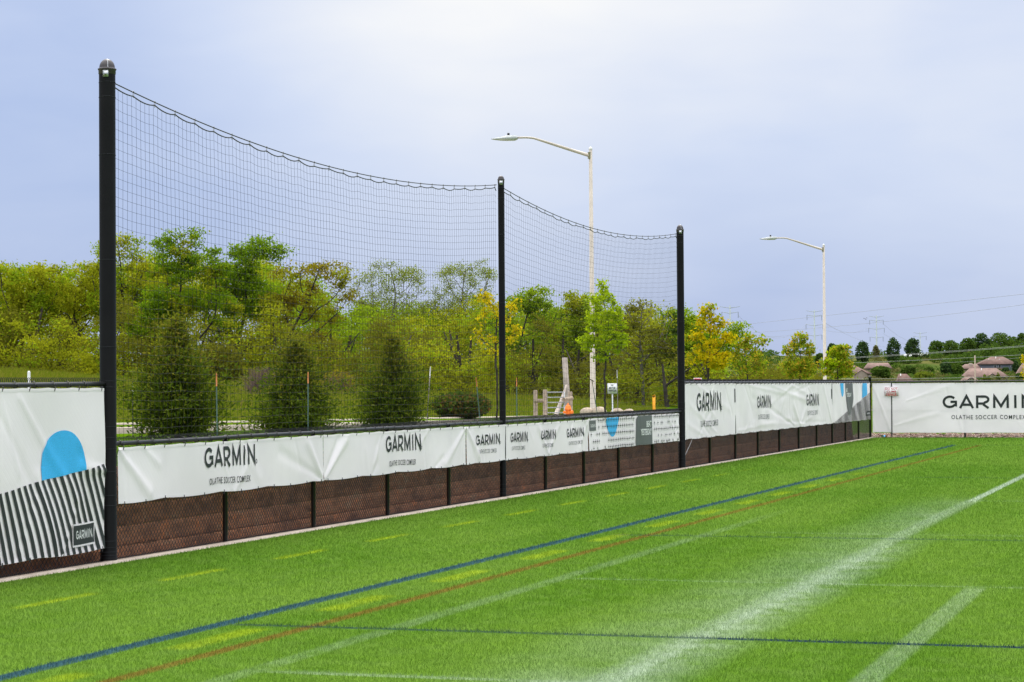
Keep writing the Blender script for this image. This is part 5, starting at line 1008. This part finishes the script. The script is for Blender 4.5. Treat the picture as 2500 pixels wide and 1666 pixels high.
for k, (p, (w_, rh, eh, r0, r1)) in HOUSES.items():
    lab, ms, mr = HL[k]; x, y, zb = p; gz = min(float(terrain(x, y)), zb)-.3; t = thing('house', lab, 'house', (x, y, gz), 'houses on the far hillside')
    ux, uy = .952, .306; dpt = w_*.62; ov = .45
    def hp(a, b2, z_): return (x+ux*a-uy*b2*-1*-1, y+uy*a+ux*b2, z_)
    def hp(a, b2, z_): return (x+ux*a-uy*b2, y+uy*a+ux*b2, z_)
    hw = w_/2-ov; V = [hp(a, b2, z_) for z_ in (gz, zb+eh) for a, b2 in ((-hw, 0), (hw, 0), (hw, dpt), (-hw, dpt))]
    wq = Geo().add(V, [(0, 1, 5, 4), (1, 2, 6, 5), (2, 3, 7, 6), (3, 0, 4, 7)]); wall = wq.build('wall', ms, t)
    e_ = zb+eh; H_ = w_/2; V = [hp(-H_, -ov, e_), hp(H_, -ov, e_), hp(H_, dpt+ov, e_), hp(-H_, dpt+ov, e_), hp(r0, dpt/2, zb+rh), hp(r1, dpt/2, zb+rh)]
    V2 = [(a_[0], a_[1], a_[2]-.22) for a_ in V[:4]]
    Fr = [(0, 1, 5, 4), (1, 2, 5, 5), (2, 3, 4, 5), (3, 0, 4, 4), (6, 7, 1, 0), (7, 8, 2, 1), (8, 9, 3, 2), (9, 6, 0, 3), (6, 9, 8, 7)]
    roof = Geo().add(V+V2, Fr).build('roof', mr, t)
    f0, f1 = hp(-H_-.02, -ov-.03, e_-.26), hp(H_+.02, -ov-.03, e_-.26); Geo().segs([f0], [f1], .10, .10, 4).build('gutter', M_TRIM if k in 'EI' else M_BARK, roof)
    if k in 'ACFH': vx = (r0+r1)/2-.8; pz = zb+rh-.5; Geo().tube([hp(vx, dpt*.38, pz-.5), hp(vx, dpt*.38, pz+.55)], .22 if k == 'H' else .14, 6).build('vent', M_TRIM, roof)
    if k == 'A':
        for vx in (-3.2, 1.2): Geo().tube([hp(vx, dpt*.3, zb+rh-1.6), hp(vx, dpt*.3, zb+rh-.9)], .14, 6).build('vent', M_TRIM, roof)
    if k == 'B': q = Geo(); V = [hp(a, b2, z_) for z_ in (zb+rh-1.0, zb+rh+.45) for a, b2 in ((-4.9, 3.0), (-3.6, 3.0), (-3.6, 4.0), (-4.9, 4.0))]; q.add(V, [(0, 1, 5, 4), (1, 2, 6, 5), (2, 3, 7, 6), (3, 0, 4, 7), (4, 5, 6, 7)]).build('chimney', M_SIDET, roof)
    nw = {'A': [-1.2, .6, 5.6], 'B': [-5.9], 'C': [-1.4, .2, 4.6, 6.2], 'E': [-.8, 1.4], 'G': [-2, 1.5], 'F': [.5], 'I': [-3, 2]}.get(k, [])
    for a in nw:
        hz_ = min(1.2, e_-gz-.6); zc = e_-.45-hz_/2; V = [hp(a+s_*.55, -.06, zc+b2*hz_/2) for s_ in (-1, 1) for b2 in (-1, 1)]; V2 = [hp(a+s_*.55, .02, zc+b2*hz_/2) for s_ in (-1, 1) for b2 in (-1, 1)]
        wnd = Geo().add(V+V2, [(0, 2, 3, 1), (0, 4, 6, 2), (1, 3, 7, 5), (0, 1, 5, 4), (2, 6, 7, 3)]).build('window', M_TRIM, t)
        Geo().add([hp(a+s_*.44, -.075, zc+b2*hz_*.41) for s_ in (-1, 1) for b2 in (-1, 1)], [(0, 2, 3, 1)]).build('pane', M_GLASS, wnd)
    if k in 'CDF':       # front gable
        ga = {'C': 1.6, 'D': 0.0, 'F': -.6}[k]; gw = {'C': 2.0, 'D': 2.4, 'F': 2.2}[k]; top = e_+gw*.55
        gq = Geo().add([hp(ga-gw, -1.2, e_-.05), hp(ga+gw, -1.2, e_-.05), hp(ga, -1.2, top), hp(ga-gw, -1.2, gz), hp(ga+gw, -1.2, gz), hp(ga+gw, 0, gz), hp(ga-gw, 0, gz), hp(ga+gw, 0, e_), hp(ga-gw, 0, e_)], [(0, 1, 2, 2), (3, 4, 1, 0), (4, 5, 7, 1), (6, 3, 0, 8)]); gq.build('gable_wall', ms, t)
        o2 = .35; gq = Geo().add([hp(ga-gw-o2, -1.5, e_-.25), hp(ga, -1.5, top+.12), hp(ga, dpt*.4, top+.12), hp(ga-gw-o2, dpt*.4, e_-.25), hp(ga+gw+o2, -1.5, e_-.25), hp(ga+gw+o2, dpt*.4, e_-.25)], [(0, 1, 2, 3), (1, 4, 5, 2)]); gq.build('gable_roof', mr, t)

# ------------------------------------------------------------------ power lines
TLAB = ['steel power pylon nearest the yellow street tree', 'steel power pylon left of the far lamp', 'steel power pylon right of the far lamp', 'faintest smallest pylon above the far wood']
for (top, arms), lab in zip(TOWERS, TLAB):
    x, y, z_ = top; gz = float(terrain(x, y))-1; t = thing('power_pylon', lab, 'pylon', (x, y, gz), 'steel power pylons on the skyline')
    Geo().tube([(x, y, gz), (x, y, z_)], [.95, .42], 10).build('mast', M_TOWER, t, True); side = np.array([.952, .306, 0])
    for i, (za, hw) in enumerate(arms):
        for s_ in (-1, 1):
            up_ = .16*hw; a = Geo().tube([np.array([x, y, za-up_*.6]), np.array([x, y, za-up_*.1])+side*s_*hw*.6, np.array([x, y, za+up_*.35])+side*s_*hw], [.26, .20, .13], 6).build('crossarm', M_TOWER, t)
            if i > 0: e_ = np.array([x, y, za+up_*.35])+side*s_*hw; Geo().tube([e_, e_-np.array([0, 0, 4.2])], .17, 5).build('insulator', M_TOWER, a)
def wire(name, a, b_, r_, sag, lab, mat, grp):
    a, b_ = np.array(a), np.array(b_); s_ = np.linspace(0, 1, 25); P = a+(b_-a)*s_[:, None]; P[:, 2] -= sag*4*s_*(1-s_); o = Geo().tube(P, r_, 5, False).build(name, mat); tag(o, lab, 'power line', grp)
TLL = ['upper line sagging between the first and second pylon', 'lower line sagging between the first and second pylon', 'long line climbing right from the first pylon', 'lower long line climbing right from the first pylon', 'upper line between the pylons either side of the far lamp', 'line falling right from the second pylon', 'lower line between the pylons either side of the far lamp', 'upper line falling from the third pylon to the farthest', 'lower line falling from the third pylon to the farthest']
for i, ((a, b_), lab) in enumerate(zip(TLINES, TLL)): wire('power_line', a, b_, .075, (14, 5, 0, 2, 7, 6, 2, 4, 3)[i], lab, M_WIRE, 'power lines strung from the pylons')
WL = ['top street cable crossing the far hillside', 'second street cable just under the top one', 'third street cable crossing before the roofs', 'thin street cable right of the wooden pole', 'lowest street cable just above the far fence']
for (a, b_), lab in zip(WIRES, WL): wire('overhead_cable', a, b_, .0105 if 'thin' not in lab else .008, .05, lab, M_CABLE, 'street cables crossing the far hillside')
a, b_ = WPOLE; o = Geo().tube([(b_[0], b_[1], float(terrain(b_[0], b_[1]))), a], [.17, .13], 8).build('utility_pole', M_WOOD, smooth=True); tag(o, 'short wooden utility pole above the long low house', 'utility pole')
for i, p in enumerate(MISC['bird']):
    x, y, z_ = p; q = Geo(); s_ = .45
    q.tube([(x-.16, y, z_), (x, y, z_+.02), (x+.18, y, z_)], [.01, .07, .015], 6)
    for sg in (-1, 1): q.add([(x-.06, y, z_+.03), (x+.08, y, z_+.03), (x+.02, y+sg*.30, z_+.16), (x-.06, y+sg*.28, z_+.15), (x-.10, y+sg*.58, z_+.08)], [(0, 1, 2, 3), (3, 2, 4, 4)])
    tag(q.build('bird', M_BLACK), 'tiny dark bird flying left of the third pylon', 'bird', 'birds in flight left of the third pylon')
